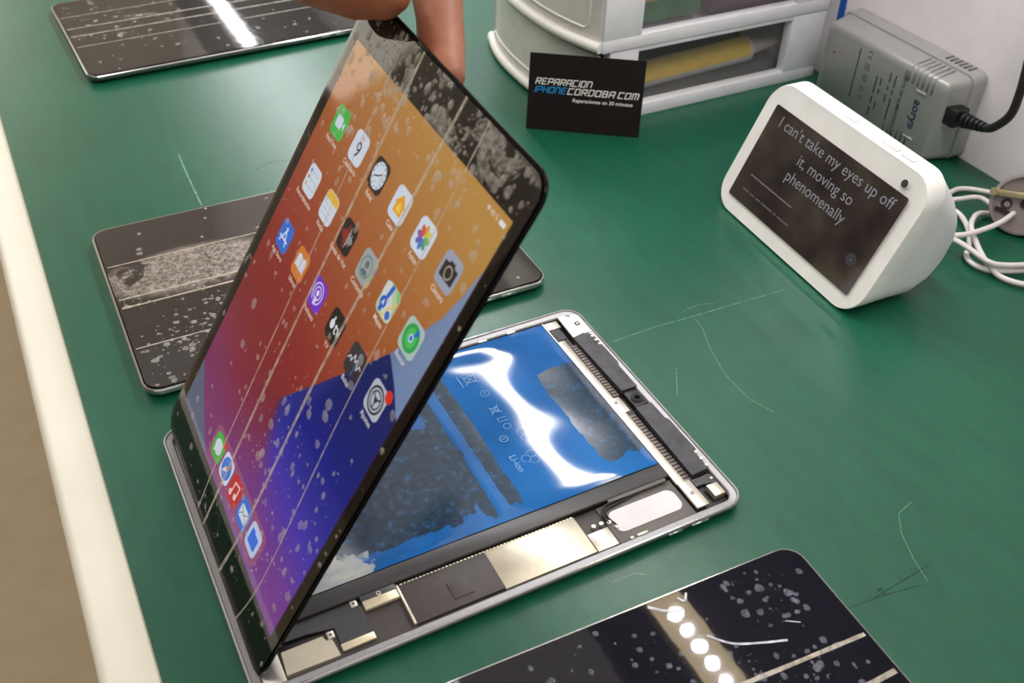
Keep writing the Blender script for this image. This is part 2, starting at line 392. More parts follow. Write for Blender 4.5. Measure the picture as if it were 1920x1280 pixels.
tablet('tablet in the foreground with bubbles and thin silver edge, nearest the camera', -0.0005, -0.2014, -0.0326, SILVER, F4,
       [([(0.035, 0.0345), (0.08, 0.033), (0.122, 0.0318)], 0.0016), ([(0.07, 0.010), (0.095, 0.0108), (0.122, 0.012)], 0.0022)], 520,
       ((0.095, 0.066, 0.012, 0.010), (0.06, 0.03, 0.02, 0.02), (0.09, 0.02, 0.018, 0.010), (0.045, 0.06, 0.02, 0.015)), rad=(0.0002, 0.0021), dome=0.16, bm_=DROP)
T4 = [o for o in COL.objects if o.name == 'tablet.002'][0]
WSTAIN = veil_mat('wet_streak', (225, 225, 235), 0.75, 0.15)
for pts, wd in (([(0.058, 0.060), (0.066, 0.052), (0.078, 0.047), (0.089, 0.0435)], 0.0009), ([(0.042, 0.0835), (0.049, 0.078), (0.056, 0.0765)], 0.0012),
                ([(0.057, 0.0825), (0.059, 0.0795), (0.062, 0.083)], 0.0009), ([(0.094, 0.052), (0.100, 0.0485)], 0.0004)):
    crease(T4, pts, wd, 0.00797, WSTAIN)

# ------------------------------------------------------------------ opened tablet body
ob = thing('opened_tablet_body', 'opened tablet shell showing blue battery and silver circuit board shields', 'tablet')
TRAY = mat('tray_aluminium', (150, 149, 150), 0.42, 0.75, var=0.06, vscale=600)
loft('shell_tray', [ring(0.009, 0.0002), ring(0.0045, 0.0006), ring(0.0016, 0.0020), ring(0.0002, 0.0040), ring(0.0, 0.0052), ring(0.0, 0.0060),
                    ring(0.0005, 0.0066), ring(0.0013, 0.0066), ring(0.0017, 0.0060), ring(0.0046, 0.0056), ring(0.0052, 0.0050), ring(0.0054, 0.0012)], TRAY, ob)
loft('polished_edge', [ring(-0.00003, 0.0058), ring(0.00045, 0.00665), ring(0.0009, 0.00668)], CHAMFER, ob, cap0=False, cap1=False)
mm = 0.001
def cbox(name, x0, x1, y0, y1, z0, z1, m, parent=ob, bev=0.2, M=None):
    return box(name, x0 * mm, x1 * mm, y0 * mm, y1 * mm, z0 * mm, z1 * mm, m, parent, bev * mm, 2)
# battery pack: softly wrinkled blue foil over two cells
def battery_mat():
    m, N, L, p = new_mat('blue_battery_foil')
    blue = ramp(N, L, noise(N, L, 18, 3), [(0.3, lin((24, 88, 158))), (0.7, lin((42, 118, 192)))])
    slate = ramp(N, L, noise(N, L, 260, 4, 0.6), [(0.38, lin((30, 54, 74))), (0.58, lin((38, 66, 90))), (0.72, lin((46, 100, 150)))])
    tc = N.new('ShaderNodeTexCoord'); acc = None
    # dark glue-covered fields (x0, x1, y0, y1 in metres)
    nz = noise(N, L, 60, 3, 0.65)
    for (cx, cy, rx, ry) in ((-0.040, -0.002, 0.050, 0.036), (0.088, 0.004, 0.015, 0.040), (0.0205, 0.018, 0.0045, 0.062), (0.006, 0.01, 0.004, 0.058)):
        mp = N.new('ShaderNodeMapping'); mp.vector_type = 'TEXTURE'; mp.inputs['Location'].default_value = (cx, cy, 0); mp.inputs['Scale'].default_value = (rx, ry, 1000)
        L.new(tc.outputs['Object'], mp.inputs['Vector'])
        sx = N.new('ShaderNodeSeparateXYZ'); L.new(mp.outputs[0], sx.inputs[0])
        mx = None
        for ax in (0, 1):
            ab = N.new('ShaderNodeMath'); ab.operation = 'POWER'; ab.inputs[1].default_value = 6
            a2 = N.new('ShaderNodeMath'); a2.operation = 'ABSOLUTE'; L.new(sx.outputs[ax], a2.inputs[0]); L.new(a2.outputs[0], ab.inputs[0])
            if mx is None: mx = ab.outputs[0]
            else:
                s = N.new('ShaderNodeMath'); s.operation = 'ADD'; L.new(mx, s.inputs[0]); L.new(ab.outputs[0], s.inputs[1]); mx = s.outputs[0]
        s = N.new('ShaderNodeMath'); s.operation = 'MULTIPLY_ADD'; L.new(nz, s.inputs[0]); s.inputs[1].default_value = 2.6; s.inputs[2].default_value = -1.3
        s2 = N.new('ShaderNodeMath'); s2.operation = 'ADD'; L.new(mx, s2.inputs[0]); L.new(s.outputs[0], s2.inputs[1])
        f = ramp(N, L, s2.outputs[0], [(0.72, (1, 1, 1)), (0.78, (0, 0, 0))])
        if acc is None: acc = f
        else:
            q = N.new('ShaderNodeMath'); q.operation = 'MAXIMUM'; L.new(acc, q.inputs[0]); L.new(f, q.inputs[1]); acc = q.outputs[0]
    mx = N.new('ShaderNodeMix'); mx.data_type = 'RGBA'; L.new(acc, mx.inputs[0]); L.new(blue, mx.inputs[6]); L.new(slate, mx.inputs[7])
    # pale torn foil at the low left corner and milky patch at the back
    mp = N.new('ShaderNodeMapping'); mp.vector_type = 'TEXTURE'; mp.inputs['Location'].default_value = (-0.084, -0.040, 0); mp.inputs['Scale'].default_value = (0.030, 0.014, 1000)
    L.new(tc.outputs['Object'], mp.inputs['Vector'])
    ln = N.new('ShaderNodeVectorMath'); ln.operation = 'LENGTH'; L.new(mp.outputs[0], ln.inputs[0])
    s = N.new('ShaderNodeMath'); s.operation = 'MULTIPLY_ADD'; L.new(nz, s.inputs[0]); s.inputs[1].default_value = 1.6; L.new(ln.outputs['Value'], s.inputs[2])
    f = ramp(N, L, s.outputs[0], [(0.0, (1, 1, 1)), (1.0, (1, 1, 1))])
    r = N.new('ShaderNodeMapRange'); r.inputs[1].default_value = 1.62; r.inputs[2].default_value = 1.70; r.inputs[3].default_value = 1; r.inputs[4].default_value = 0
    L.new(s.outputs[0], r.inputs[0])
    pale = ramp(N, L, noise(N, L, 120, 4, 0.6, stretch=(0.4, 1, 1)), [(0.35, lin((150, 168, 184))), (0.65, lin((205, 205, 200)))])
    m2 = N.new('ShaderNodeMix'); m2.data_type = 'RGBA'; L.new(r.outputs[0], m2.inputs[0]); L.new(mx.outputs[2], m2.inputs[6]); L.new(pale, m2.inputs[7])
    L.new(m2.outputs[2], p.inputs['Base Color'])
    rr = N.new('ShaderNodeMapRange'); L.new(acc, rr.inputs[0]); rr.inputs[3].default_value = 0.05; rr.inputs[4].default_value = 0.12
    L.new(rr.outputs[0], p.inputs['Roughness']); p.inputs['Specular IOR Level'].default_value = 0.9
    return m
BX0, BX1, BY0, BY1 = -0.112, 0.0985, -0.0462, 0.0795
nx, ny = 84, 50; V = []; Fc = []
for j in range(ny + 1):
    for i in range(nx + 1):
        x = BX0 + (BX1 - BX0) * i / nx; y = BY0 + (BY1 - BY0) * j / ny
        e = min(x - BX0, BX1 - x, y - BY0, BY1 - y); z = 0.0062 + 0.0004 * min(1, e / 0.004)
        z -= 0.00012 * math.exp(-((x - 0.012) / 0.004) ** 2)                       # seam between the cells
        z += 0.00007 * math.sin(x * 120 + y * 40) * math.sin(y * 70 - x * 30 + 1.0)
        z += 0.00012 * math.exp(-((x - 0.075) / 0.012) ** 2) * math.sin(y * 120 + 0.8)
        z += 0.00016 * math.exp(-((y - 0.066) / 0.006) ** 2) * math.sin(x * 110)
        V.append((x, y, z))
for j in range(ny):
    for i in range(nx): a = j * (nx + 1) + i; Fc.append((a, a + 1, a + nx + 2, a + nx + 1))
BFOIL = battery_mat()
bat = obj('battery', V, Fc, BFOIL, ob, True)
tag(bat, 'shiny blue foil battery with faint printed marks')
cbox('battery_tray', -113, 99.2, -55.8, 80.2, 1.3, 5.6, BLACKP, ob, 0.4)
cbox('battery_lip', -113, 99.0, -55.6, -46.4, 4.6, 6.3, mat('dark_battery_edge', (62, 62, 63), 0.35, var=0.05), ob, 0.9)
INK = mat('pale_blue_print', (120, 178, 222), 0.4)
def bmark(lines, cx, cy, wd=0.45):
    # glyph right = -Y, glyph up = +X
    L2 = [[(cx * mm + y * mm, cy * mm - x * mm) for x, y in ln] for ln in lines]
    V, Fc = strokes(L2, wd * mm, 0.0)
    out = []
    for v in V:
        out.append((v[0], v[1], 0.0073))
    obj('battery_print', out, Fc, INK, bat)
bmark([[(-4, -4), (4, 4)], [(-4, 4), (4, -4)], [(-3, 3), (3, 3), (2, -3), (-2, -3), (-3, 3)], [(-5, -6), (5, -6)]], 38.5, 53, 0.4)
bmark([[(-3, -3), (3, 3)], [(-3, 3), (3, -3)], [(-2, 2), (2, 2), (1.4, -2), (-1.4, -2), (-2, 2)]], 40, 25, 0.4)
bmark([list(circ(0, 0, 2.4, 14)) + [(2.4, 0)], [(-1, 0), (1, 0)]], 41, 39, 0.35)
bmark([[(-2, 2.5), (-2, -2.5)], [(-4.5, 2.5), (-4.5, -2.5), (-3, -2.5)], list(circ(2.5, 0, 2, 14)) + [(4.5, 0)]], 40.5, 13.5, 0.35)
bmark([[(0, 2), (-2, 2), (-3, 0), (-2, -2), (0, -2)], [(4.5, 2), (2.5, 2), (1.5, 0), (2.5, -2), (4.5, -2)], [(1.5, 0), (4, 0)]], 45, 3, 0.4)
bmark([list(circ(0, 0, 2.2, 14)) + [(2.2, 0)], [(0, 1), (0, -1)]], 34.5, 3.2, 0.5)
for k in range(3):
    a = 2.094 * k + 0.5; bmark([list(circ(2.6 * math.cos(a), 2.6 * math.sin(a), 2.5, 12))], 41, -14.5, 0.35)
text('lettering', 'Li-ion', 0.0055, INK, bat, basis((0.0325, -0.0155, 0.0073), (0, -1, 0), (1, 0, 0)))
# circuit board side (towards the camera)
cbox('floor_plate', -120, 99, -81.6, -56, 1.3, 2.6, DKGREY, ob, 0.1)
cbox('board_tape', -50.4, -6.6, -79.6, -57.0, 2.6, 4.4, DKGREY, ob, 0.1)
cbox('chip_bump', -30.2, -20.0, -75.4, -65.8, 4.4, 4.8, DKGREY, ob, 0.15)
cbox('board_shield', -6.6, 42.0, -80.4, -56.8, 2.6, 4.5, SHIELD, ob, 0.25)
for k in range(48):
    x = -49.5 + 1.9 * k
    cbox('shield_tooth', x, x + 1.4, -57.2, -56.4, 3.2, 4.55, SHIELD, ob, 0.1)
cbox('shield_divider', -51.6, -50.4, -79.4, -56.4, 2.6, 4.7, SHIELD, ob, 0.1)
cbox('chip_cover', 42.6, 54.2, -80.6, -69.4, 2.6, 4.2, BRACKET, ob, 0.2)
cbox('grey_plate', 55.0, 99.0, -80.8, -56.4, 2.6, 3.4, mat('grey_board', (104, 100, 96), 0.5, var=0.05, vscale=200), ob, 0.2)
slab('white_insulator', rrect(0.0385, 0.0138, 0.0045, 6, 0.0768, -0.0685), 0.0034, 0.0039, mat('white_insulator', (226, 224, 226), 0.5), ob)
tube('antenna_wire', [(0.0985, -0.049, 0.0056), (0.0975, -0.0545, 0.0052), (0.090, -0.0568, 0.0048), (0.066, -0.0572, 0.0048), (0.0585, -0.0585, 0.0048), (0.0555, -0.0625, 0.0046), (0.0560, -0.068, 0.0044)], 0.0006, BLACKP, ob, 8)
tube('antenna_wire', [(0.094, -0.0555, 0.0044), (0.066, -0.0588, 0.0042), (0.0590, -0.060, 0.0044), (0.0572, -0.064, 0.0044), (0.0590, -0.0715, 0.0044)], 0.0005, BLACKP, ob, 8)
for x, y in ((56.2, -67.5), (58.6, -71.5), (48.0, -66.5), (52.3, -66.6)):
    slab('coax_connector', circ(x * mm, y * mm, 0.0011, 10), 0.0030, 0.0048, SHIELD, ob)
cbox('grey_cover_bar', 62, 96.5, -57.6, -52.5, 4.2, 5.6, mat('grey_board', (104, 100, 96)), ob, 0.6)
for x0, x1 in ((64.5, 70.5), (60.5, 62.5)): cbox('solder_pad', x0, x1, -80.9, -79.6, 3.4, 4.3, SHIELD, ob, 0.1)
# connectors and flex cable at the lower left
gp = cbox('flex_connector', -68.4, -51.8, -63.2, -57.2, 3.0, 5.2, GOLD, ob, 0.6)
cbox('connector_tape', -68.6, -51.6, -58.6, -55.2, 3.2, 5.5, mat('slate_tape', (72, 74, 80), 0.4), ob, 0.3)
slab('screw', circ(-0.0600, -0.0578, 0.0011, 14), 0.0052, 0.0060, BRACKET, gp)
slab('screw_recess', circ(-0.0600, -0.0578, 0.0006, 10), 0.0058, 0.00605, BLACKP, gp)
for x, y in ((-72.0, -57.6), (-86.6, -68.4)):
    b = cbox('mounting_lug', x - 1.6, x + 1.6, y - 1.7, y + 1.7, 3.6, 5.0, BRACKET, ob, 0.2)
    slab('lug_hole', circ(x * mm, y * mm, 0.0006, 10), 0.0049, 0.00505, BLACKP, b)
slab('flex_cable', [(-0.112, -0.0556), (-0.0745, -0.0556), (-0.0690, -0.0600), (-0.0690, -0.0762), (-0.0838, -0.0762), (-0.0838, -0.0655), (-0.0960, -0.0632), (-0.112, -0.0625)], 0.0036, 0.0043, FLEX, ob)
cbox('flex_connector', -84.4, -69.0, -78.4, -74.8, 3.4, 4.9, GOLD, ob, 0.4)
slab('board_shield', [(-0.1095, -0.0790), (-0.0858, -0.0795), (-0.0866, -0.0705), (-0.0890, -0.0700), (-0.0900, -0.0672), (-0.1085, -0.0672)], 0.0026, 0.0043, SHIELD, ob)
cbox('dark_gap', -109.2, -88, -67.2, -62.0, 1.4, 2.8, BLACKP, ob, 0.1)
cbox('inner_ledge', -119.5, -110.2, -81.2, -60, 2.0, 4.4, SILVER, ob, 0.2)
# camera side (right end)
cbox('right_plate', 99.2, 120.0, -81.0, 81.0, 1.3, 2.4, BLACKP, ob, 0.1)
cbox('steel_bracket', 99.6, 104.6, -62.0, 62.0, 3.8, 5.3, BRACKET, ob, 0.2)
cbox('steel_bracket', 99.8, 107.2, -79.8, -62.0, 4.0, 5.6, BRACKET, ob, 0.4)
cbox('steel_bracket', 101.2, 107.5, -6, 6.5, 4.2, 5.5, BRACKET, ob, 0.3)
cbox('bracket_strip', 99.4, 100.6, 62, 81, 3.8, 5.4, BRACKET, ob, 0.2)
for x, y in ((103.6, 2.8), (103.2, -70.3)): slab('screw', circ(x * mm, y * mm, 0.0011, 14), 0.0052, 0.0060, mat('screw_steel', (150, 145, 138), 0.3, 0.8), ob)
slab('corner_shield', [(x * mm, y * mm) for x, y in ((110.2, 61.5), (123.2, 62), (123.2, 79), (119, 80.5), (117.5, 79), (115, 82.0), (111.0, 82.0))], 0.0046, 0.0060, BRACKET, ob)
cbox('slot', 117.4, 120.4, 70.2, 73.2, 5.8, 6.15, BLACKP, ob, 0.3)
cbox('slot', 118.2, 119.8, 71.0, 72.4, 6.0, 6.2, BRACKET, ob, 0.1)
cbox('flex_chip', 101.2, 107.2, 63.2, 73.6, 3.8, 5.0, FOAM, ob, 0.5)
cbox('pale_plate', 100.8, 109.5, 74.5, 81.0, 3.6, 4.6, BRACKET, ob, 0.3)
slab('speaker_box', [(x * mm, y * mm) for x, y in ((110.0, 61.0), (117.5, 62.5), (122.0, 59), (122.4, 31), (121.2, 28), (121.2, 9.0), (111.2, 9.2))], 0.0030, 0.0061, FOAM, ob)
slab('speaker_box', [(x * mm, y * mm) for x, y in ((111.0, -5.5), (121.0, -6.0), (121.0, -19), (122.4, -22), (122.4, -46), (120.5, -49), (120.5, -60.0), (109.8, -60.6))], 0.0030, 0.0061, FOAM, ob)
cbox('rim_plate', 121.4, 123.4, -55, 62, 4.2, 5.7, BRACKET, ob, 0.1)
cb = cbox('front_camera', 111.6, 121.2, -4.4, 8.4, 2.8, 5.0, BLACKP, ob, 0.4)
for r, z in ((0.0036, 0.0056), (0.0026, 0.0059)): slab('lens_ring', circ(0.1164, 0.0012, r, 24), 0.0049, z, mat('camera_ring', (40, 40, 44), 0.25, 0.4), cb)
slab('lens', circ(0.1164, 0.0012, 0.0016, 20), 0.0056, 0.00605, GLASS, cb)
CONTACT = mat('contact_plate', (98, 90, 86), 0.4, 0.3, var=0.1)
for k in range(20):
    y = 56.5 - 2.45 * k
    if y < 8: break
    cbox('contact', 105.4, 109.4, y - 1.9, y, 2.4, 4.6 - 0.0 * k, CONTACT, ob, 0.2)
for k in range(22):
    y = -8.5 - 2.45 * k
    if y < -60: break
    cbox('contact', 104.9, 109.0, y - 1.9, y, 2.4, 4.6, CONTACT, ob, 0.2)
mc = cbox('motor_cube', 112.0, 118.6, -77.6, -69.6, 2.6, 6.2, SHIELD, ob, 0.5)
slab('corner_flex', [(x * mm, y * mm) for x, y in ((108.2, -62.0), (113, -62.5), (118.5, -62), (121.4, -64), (122.2, -70), (121.8, -79.5), (119.4, -80), (119.4, -68.5), (112, -67.0), (108.4, -67))], 0.0030, 0.0044, FLEX, ob)
cbox('chip', 117.8, 119.4, -66.4, -64.8, 4.2, 4.9, BRACKET, ob, 0.1)
for x, y in ((120.9, 57.5), (121.2, 53.5), (121.2, 49.5), (121.2, -48.0), (121.0, -53.0), (120.8, -58.0)): slab('rivet', circ(x * mm, y * mm, 0.0010, 10), 0.0058, 0.0064, SHIELD, ob)
for k, x in enumerate((60.8, 79.5, 40.0, 22.0)): cbox('edge_clip', x - 2.8, x + 2.8, 81.0, 82.6, 4.4, 5.6, BRACKET, ob, 0.2)
cbox('back_channel', -118, 98, 80.6, 82.0, 2.2, 3.4, BLACKP, ob, 0.1)
for (a, b) in ((78.0, 86.0), (91.5, 101.5)): cbox('volume_button', a, b, -TH / 2 / mm - 0.5, -TH / 2 / mm + 1, 3.6, 5.0, CHAMFER, ob, 0.3)

# ------------------------------------------------------------------ the lifted, lit screen
SO = Vector((-0.1101, 0.00881, 0.02219))
U = Vector((0.5097, -0.0250, 0.8600)); VV = Vector((0.0194, 0.9997, 0.0176)); NN = Vector((-0.8601, 0.0077, 0.5100))
SM = Matrix(((-VV.x, U.x, NN.x, SO.x), (-VV.y, U.y, NN.y, SO.y), (-VV.z, U.z, NN.z, SO.z), (0, 0, 0, 1)))   # local x = screen right, y = screen up
sc = thing('tablet_screen', 'lit tablet screen lifted off its shell showing colourful app icons', 'screen', SM)
def on_screen(px, py, n=0.0):
    o = SO + NN * n; return on_plane(px, py, NN, NN.dot(o))
def sring(inset, z): return [(x, y, z) for x, y in rrect(0.1718 - 2 * inset, 0.2486 - 2 * inset, 0.0100 - inset, 8, 0, 0.10365)]
loft('glass_panel', [sring(0.0004, -0.0014), sring(0.0, -0.0011), sring(0.0, -0.0003), sring(0.0003, 0.0)], GLASS, sc, angle=8)
loft('lcd_backing', [[(x, y, z) for x, y in rrect(0.160, 0.2130, 0.003, 4, 0, 0.10365)] for z in (-0.0034, -0.0014)], SILVER, sc)
# wallpaper: colour attribute meshes
def lerp_stops(st, t):
    if t <= st[0][0]: return st[0][1]
    for (a, ca), (b, cb_) in zip(st[:-1], st[1:]):
        if t <= b: k = (t - a) / (b - a); return tuple(x + (y - x) * k for x, y in zip(ca, cb_))
    return st[-1][1]
def wall_mat():
    m, N, L, p = new_mat('wallpaper_pixels')
    at = N.new('ShaderNodeVertexColor'); at.layer_name = 'pix'
    p.inputs['Base Color'].default_value = (0.004, 0.004, 0.004, 1); p.inputs['Specular IOR Level'].default_value = 0
    L.new(at.outputs[0], p.inputs['Emission Color']); p.inputs['Emission Strength'].default_value = 1.0
    return m
WP = wall_mat()
def colour_mesh(name, V, Fc, cols, parent):
    me = bpy.data.meshes.new(name); me.from_pydata([tuple(v) for v in V], [], Fc)
    ca = me.color_attributes.new('pix', 'FLOAT_COLOR', 'POINT')
    for i, c in enumerate(cols): ca.data[i].color = (*lin(c), 1)
    return link(name, me, WP, parent)
G1 = [(0, (118, 44, 118)), (14, (122, 40, 96)), (34, (128, 32, 62)), (58, (126, 26, 34)), (85, (134, 30, 30)), (112, (146, 56, 34)), (145, (158, 84, 42)), (185, (172, 116, 58)), (215, (180, 134, 66))]
def base_col(a, u):
    t = u + 0.32 * a
    c = lerp_stops(G1, max(t, u * 0.5))
    if u < 70 and a > -40:
        k = min(1, (70 - u) / 55) * min(1, (a + 40) / 50); k = max(0, min(1, k))
        c = tuple(x + (y - x) * k for x, y in zip(c, lerp_stops([(0, (112, 50, 134)), (30, (108, 44, 140)), (60, (90, 40, 130))], u)))
    return c
na, nu = 36, 48; V = []; cols = []; Fc = []
for j in range(nu + 1):
    for i in range(na + 1):
        a = -77.75 + 155.5 * i / na; u = 207.3 * j / nu; V.append((a * mm, u * mm, 0.00005)); cols.append(base_col(a, u))
for j in range(nu):
    for i in range(na): k = j * (na + 1) + i; Fc.append((k, k + 1, k + na + 2, k + na + 1))
disp = colour_mesh('display', V, Fc, cols, sc); tag(disp, 'lit home screen in gold, red, blue and purple')
def interp(pts, t):
    for (a, b), (c, d) in zip(pts[:-1], pts[1:]):
        if a <= t <= c: k = (t - a) / (c - a); return b + (d - b) * k
    return pts[0][1] if t < pts[0][0] else pts[-1][1]
# blue wave
top = [(-1.5, 60.5), (-0.6, 63.2), (1.5, 66.5), (21.6, 90.8), (45.2, 120.3), (54.3, 132.3), (66.7, 125.8), (77.75, 118.0)]
GB = [(0, (116, 50, 140)), (22, (102, 46, 150)), (45, (58, 40, 166)), (68, (8, 26, 136)), (100, (0, 24, 104)), (135, (8, 34, 90))]
V = []; cols = []; Fc = []; nn = 40; mmn = 24
for i in range(nn + 1):
    a = -1.5 + 79.25 * i / nn; ut = interp(top, a); ub = 60 * math.exp(-(a + 1.5) / 15.0)
    for j in range(mmn + 1):
        u = ub + (ut - ub) * j / mmn
        c = lerp_stops(GB, u + 0.10 * (a - 30)); b = base_col(a, u)
        k = max(0, min(1, (u - ub) / 34)); k = k * k * (3 - 2 * k); cols.append(tuple(x + (y - x) * k for x, y in zip(b, c))); V.append((a * mm, u * mm, 0.00009))
for i in range(nn):
    for j in range(mmn): k = i * (mmn + 1) + j; Fc.append((k, k + mmn + 1, k + mmn + 2, k + 1))
colour_mesh('wallpaper_wave', V, Fc, cols, disp)
# grey-blue fields right and lower left
gr = [(77.75, 118.0), (66.7, 125.8), (54.3, 132.3), (62.0, 145.5), (70.8, 161.1), (74.8, 174), (77.75, 187.4)]
colour_mesh('wallpaper_wave', [(a * mm, u * mm, 0.00012) for a, u in gr], [tuple(range(len(gr)))], [(112, 134, 172)] * 2 + [(96, 118, 158)] + [(112, 132, 168)] * 2 + [(122, 140, 172)] * 2, disp)
gl = [(-77.75, 0.3), (-34.7, 0.3), (-59.3, 14.6), (-73.2, 24.2), (-77.75, 27.5)]
colour_mesh('wallpaper_wave', [(a * mm, u * mm, 0.00012) for a, u in gl], [tuple(range(len(gl)))], [(84, 92, 120)] * 5, disp)
dk = poly2('dock', rrect(0.0800, 0.0180, 0.004, 5, 0.0045, 0.0122), 0.00014, em((142, 74, 118)), disp)
# icons
IC = 0.0140
def icon(a, u, bg, label=None):
    o = poly2('app_icon', rrect(IC, IC, 0.0031, 6, a * mm, u * mm), 0.00018, em(bg), disp)
    return o
ZI = [0.00022]
def gp_(o, pts, c):
    ZI[0] += 1e-6; return poly2('icon_glyph', pts, ZI[0], em(c), o)
def gl_(o, lines, wd, c):
    ZI[0] += 1e-6; V, Fc = strokes(lines, wd, ZI[0]); return obj('icon_glyph', V, Fc, em(c), o)
def C_(a, u, dx, dy, r, n=20, ry=None): return circ(a * mm + dx * mm, u * mm + dy * mm, r * mm, n, ry * mm if ry else None)
def R_(a, u, x, y, w_, h_, r=0.4): return rrect(w_ * mm, h_ * mm, r * mm, 3, (a + x) * mm, (u + y) * mm)
def Pn(a, u, pts): return [((a + x) * mm, (u + y) * mm) for x, y in pts]
cx = [-58.4, -34.6, -10.6, 13.2, 37.2, 61.0]; rows = [174.9, 144.6, 114.4]
def tile(col, row, bg, name):
    a, u = cx[col], rows[row]; o = icon(a, u, bg); text('icon_name', name, 0.0033, em((225, 215, 205)), disp, Matrix.Translation((a * mm, (u - 9.4) * mm, 0.00018)), bold=0.00002)
    return a, u, o
W_ = (205, 215, 228)
a, u, o = tile(0, 0, (64, 178, 72), 'FaceTime'); gp_(o, R_(a, u, -1.0, 0, 6.6, 5.4, 1.2), W_); gp_(o, Pn(a, u, [(2.6, 0), (5, 2), (5, -2)]), W_)
a, u, o = tile(1, 0, W_, 'Calendario'); text('icon_glyph', '9', 0.0105, em((30, 34, 44)), o, Matrix.Translation((a * mm, (u - 1.2) * mm, 0.00025))); text('icon_glyph', 'VIE', 0.0028, em((205, 90, 90)), o, Matrix.Translation((a * mm, (u + 4.6) * mm, 0.00025)))
a, u, o = tile(2, 0, (36, 30, 26), 'Reloj'); gp_(o, C_(a, u, 0, 0, 5.9, 28), W_)
gl_(o, [Pn(a, u, [(0, 0), (-3.4, -1.4)]), Pn(a, u, [(0, 0), (2.3, 1.9)])], 0.0006, (30, 30, 34))
for k in range(12): gl_(o, [Pn(a, u, [(4.6 * math.sin(k * .5236), 4.6 * math.cos(k * .5236)), (5.3 * math.sin(k * .5236), 5.3 * math.cos(k * .5236))])], 0.0005, (40, 42, 48))
a, u, o = tile(3, 0, W_, 'Casa'); gp_(o, Pn(a, u, [(-4.9, -0.2), (0, 4.7), (4.9, -0.2), (3.6, -0.2), (3.6, -4), (-3.6, -4), (-3.6, -0.2)]), (226, 158, 42)); gp_(o, Pn(a, u, [(-2, -1), (0, 1.4), (2, -1), (2, -3), (-2, -3)]), (238, 196, 74))
a, u, o = tile(4, 0, W_, 'Fotos')
for k, c in enumerate(((214, 150, 52), (204, 196, 70), (120, 176, 84), (78, 150, 132), (70, 120, 190), (104, 88, 176), (150, 80, 150), (206, 84, 70))):
    an = math.pi / 2 - k * math.pi / 4; dx, dy = math.cos(an), math.sin(an)
    gp_(o, [((a + dx * (2.9 + 2.4 * math.cos(t)) - dy * 1.35 * math.sin(t)) * mm, (u + dy * (2.9 + 2.4 * math.cos(t)) + dx * 1.35 * math.sin(t)) * mm) for t in [2 * math.pi * q / 14 for q in range(14)]], c)
a, u, o = tile(5, 0, (150, 158, 174), 'Cámara'); gp_(o, Pn(a, u, [(-5.2, -3.6), (5.2, -3.6), (5.2, 2.8), (2.6, 2.8), (1.6, 4.2), (-1.6, 4.2), (-2.6, 2.8), (-5.2, 2.8)]), (38, 36, 36)); gl_(o, [C_(a, u, 0, -0.4, 2.5, 20) + C_(a, u, 0, -0.4, 2.5, 20)[:1]], 0.0005, (190, 170, 150))
a, u, o = tile(0, 1, W_, 'Recordatorios')
for k, c in enumerate(((70, 110, 200), (200, 90, 70), (215, 160, 70))): gp_(o, C_(a, u, -4.2, 3.6 - 3.4 * k, 0.9, 12), c); gl_(o, [Pn(a, u, [(-2.4, 3.6 - 3.4 * k), (5, 3.6 - 3.4 * k)])], 0.0003, (160, 168, 180))
a, u, o = tile(1, 1, W_, 'Notas'); gp_(o, Pn(a, u, [(-6.6, 2.8), (6.6, 2.8), (6.6, 5), (5, 6.7), (-5, 6.7), (-6.6, 5)]), (222, 178, 48))
for k in range(3): gl_(o, [Pn(a, u, [(-5.5, 0.6 - 2.4 * k), (5.5, 0.6 - 2.4 * k)])], 0.0003, (168, 172, 180))
a, u, o = tile(2, 1, (26, 16, 16), 'Notas de Voz'); 
for k in range(13): h = [0.6, 1.2, 2.4, 1.4, 3.6, 5.2, 2.4, 4.6, 3, 1.6, 2.6, 1.2, 0.6][k]; gl_(o, [Pn(a, u, [(-5.4 + 0.9 * k, -h), (-5.4 + 0.9 * k, h)])], 0.0004, (196, 46, 40) if k < 7 else (200, 196, 196))
a, u, o = tile(3, 1, (150, 162, 160), 'Contactos'); gl_(o, [C_(a, u, -0.6, 0, 4.6, 24) + C_(a, u, -0.6, 0, 4.6, 24)[:1]], 0.0005, (96, 108, 112)); gp_(o, C_(a, u, -0.6, 1.2, 1.7, 16), (96, 104, 110)); gp_(o, Pn(a, u, [(-3.6, -3), (-2.4, -1.2), (1.2, -1.2), (2.4, -3), (-0.6, -4)]), (96, 104, 110))
for k, c in enumerate(((70, 120, 200), (90, 170, 90), (220, 150, 70))): gp_(o, Pn(a, u, [(5.4, 3 - 3 * k), (6.9, 3 - 3 * k), (6.9, 0.6 - 3 * k), (5.4, 0.6 - 3 * k)]), c)
a, u, o = tile(4, 1, (176, 200, 160), 'Mapas'); gp_(o, Pn(a, u, [(-6.8, 6), (-3, 6.8), (6.8, -3), (6.8, -5.4), (1, -6.8), (-6.8, 1)]), (205, 212, 205)); gp_(o, Pn(a, u, [(-2, 6.8), (0.4, 6.8), (-2, -6), (-4.4, -6)]), (34, 96, 196)); gp_(o, C_(a, u, -2.8, -1.8, 2.6, 20), (30, 84, 190)); gp_(o, Pn(a, u, [(-2.8, -0.2), (-1.6, -3.2), (-2.8, -2.5), (-4, -3.2)]), W_); gp_(o, Pn(a, u, [(2, 6.8), (5, 6.8), (6.8, 5), (6.8, 1)]), (120, 186, 110)); gp_(o, C_(a, u, 3.8, -4.0, 1.9, 14), (52, 100, 200)); gl_(o, [Pn(a, u, [(6.8, 3), (2, -2), (0.6, -6.6)])], 0.0009, (228, 190, 90))
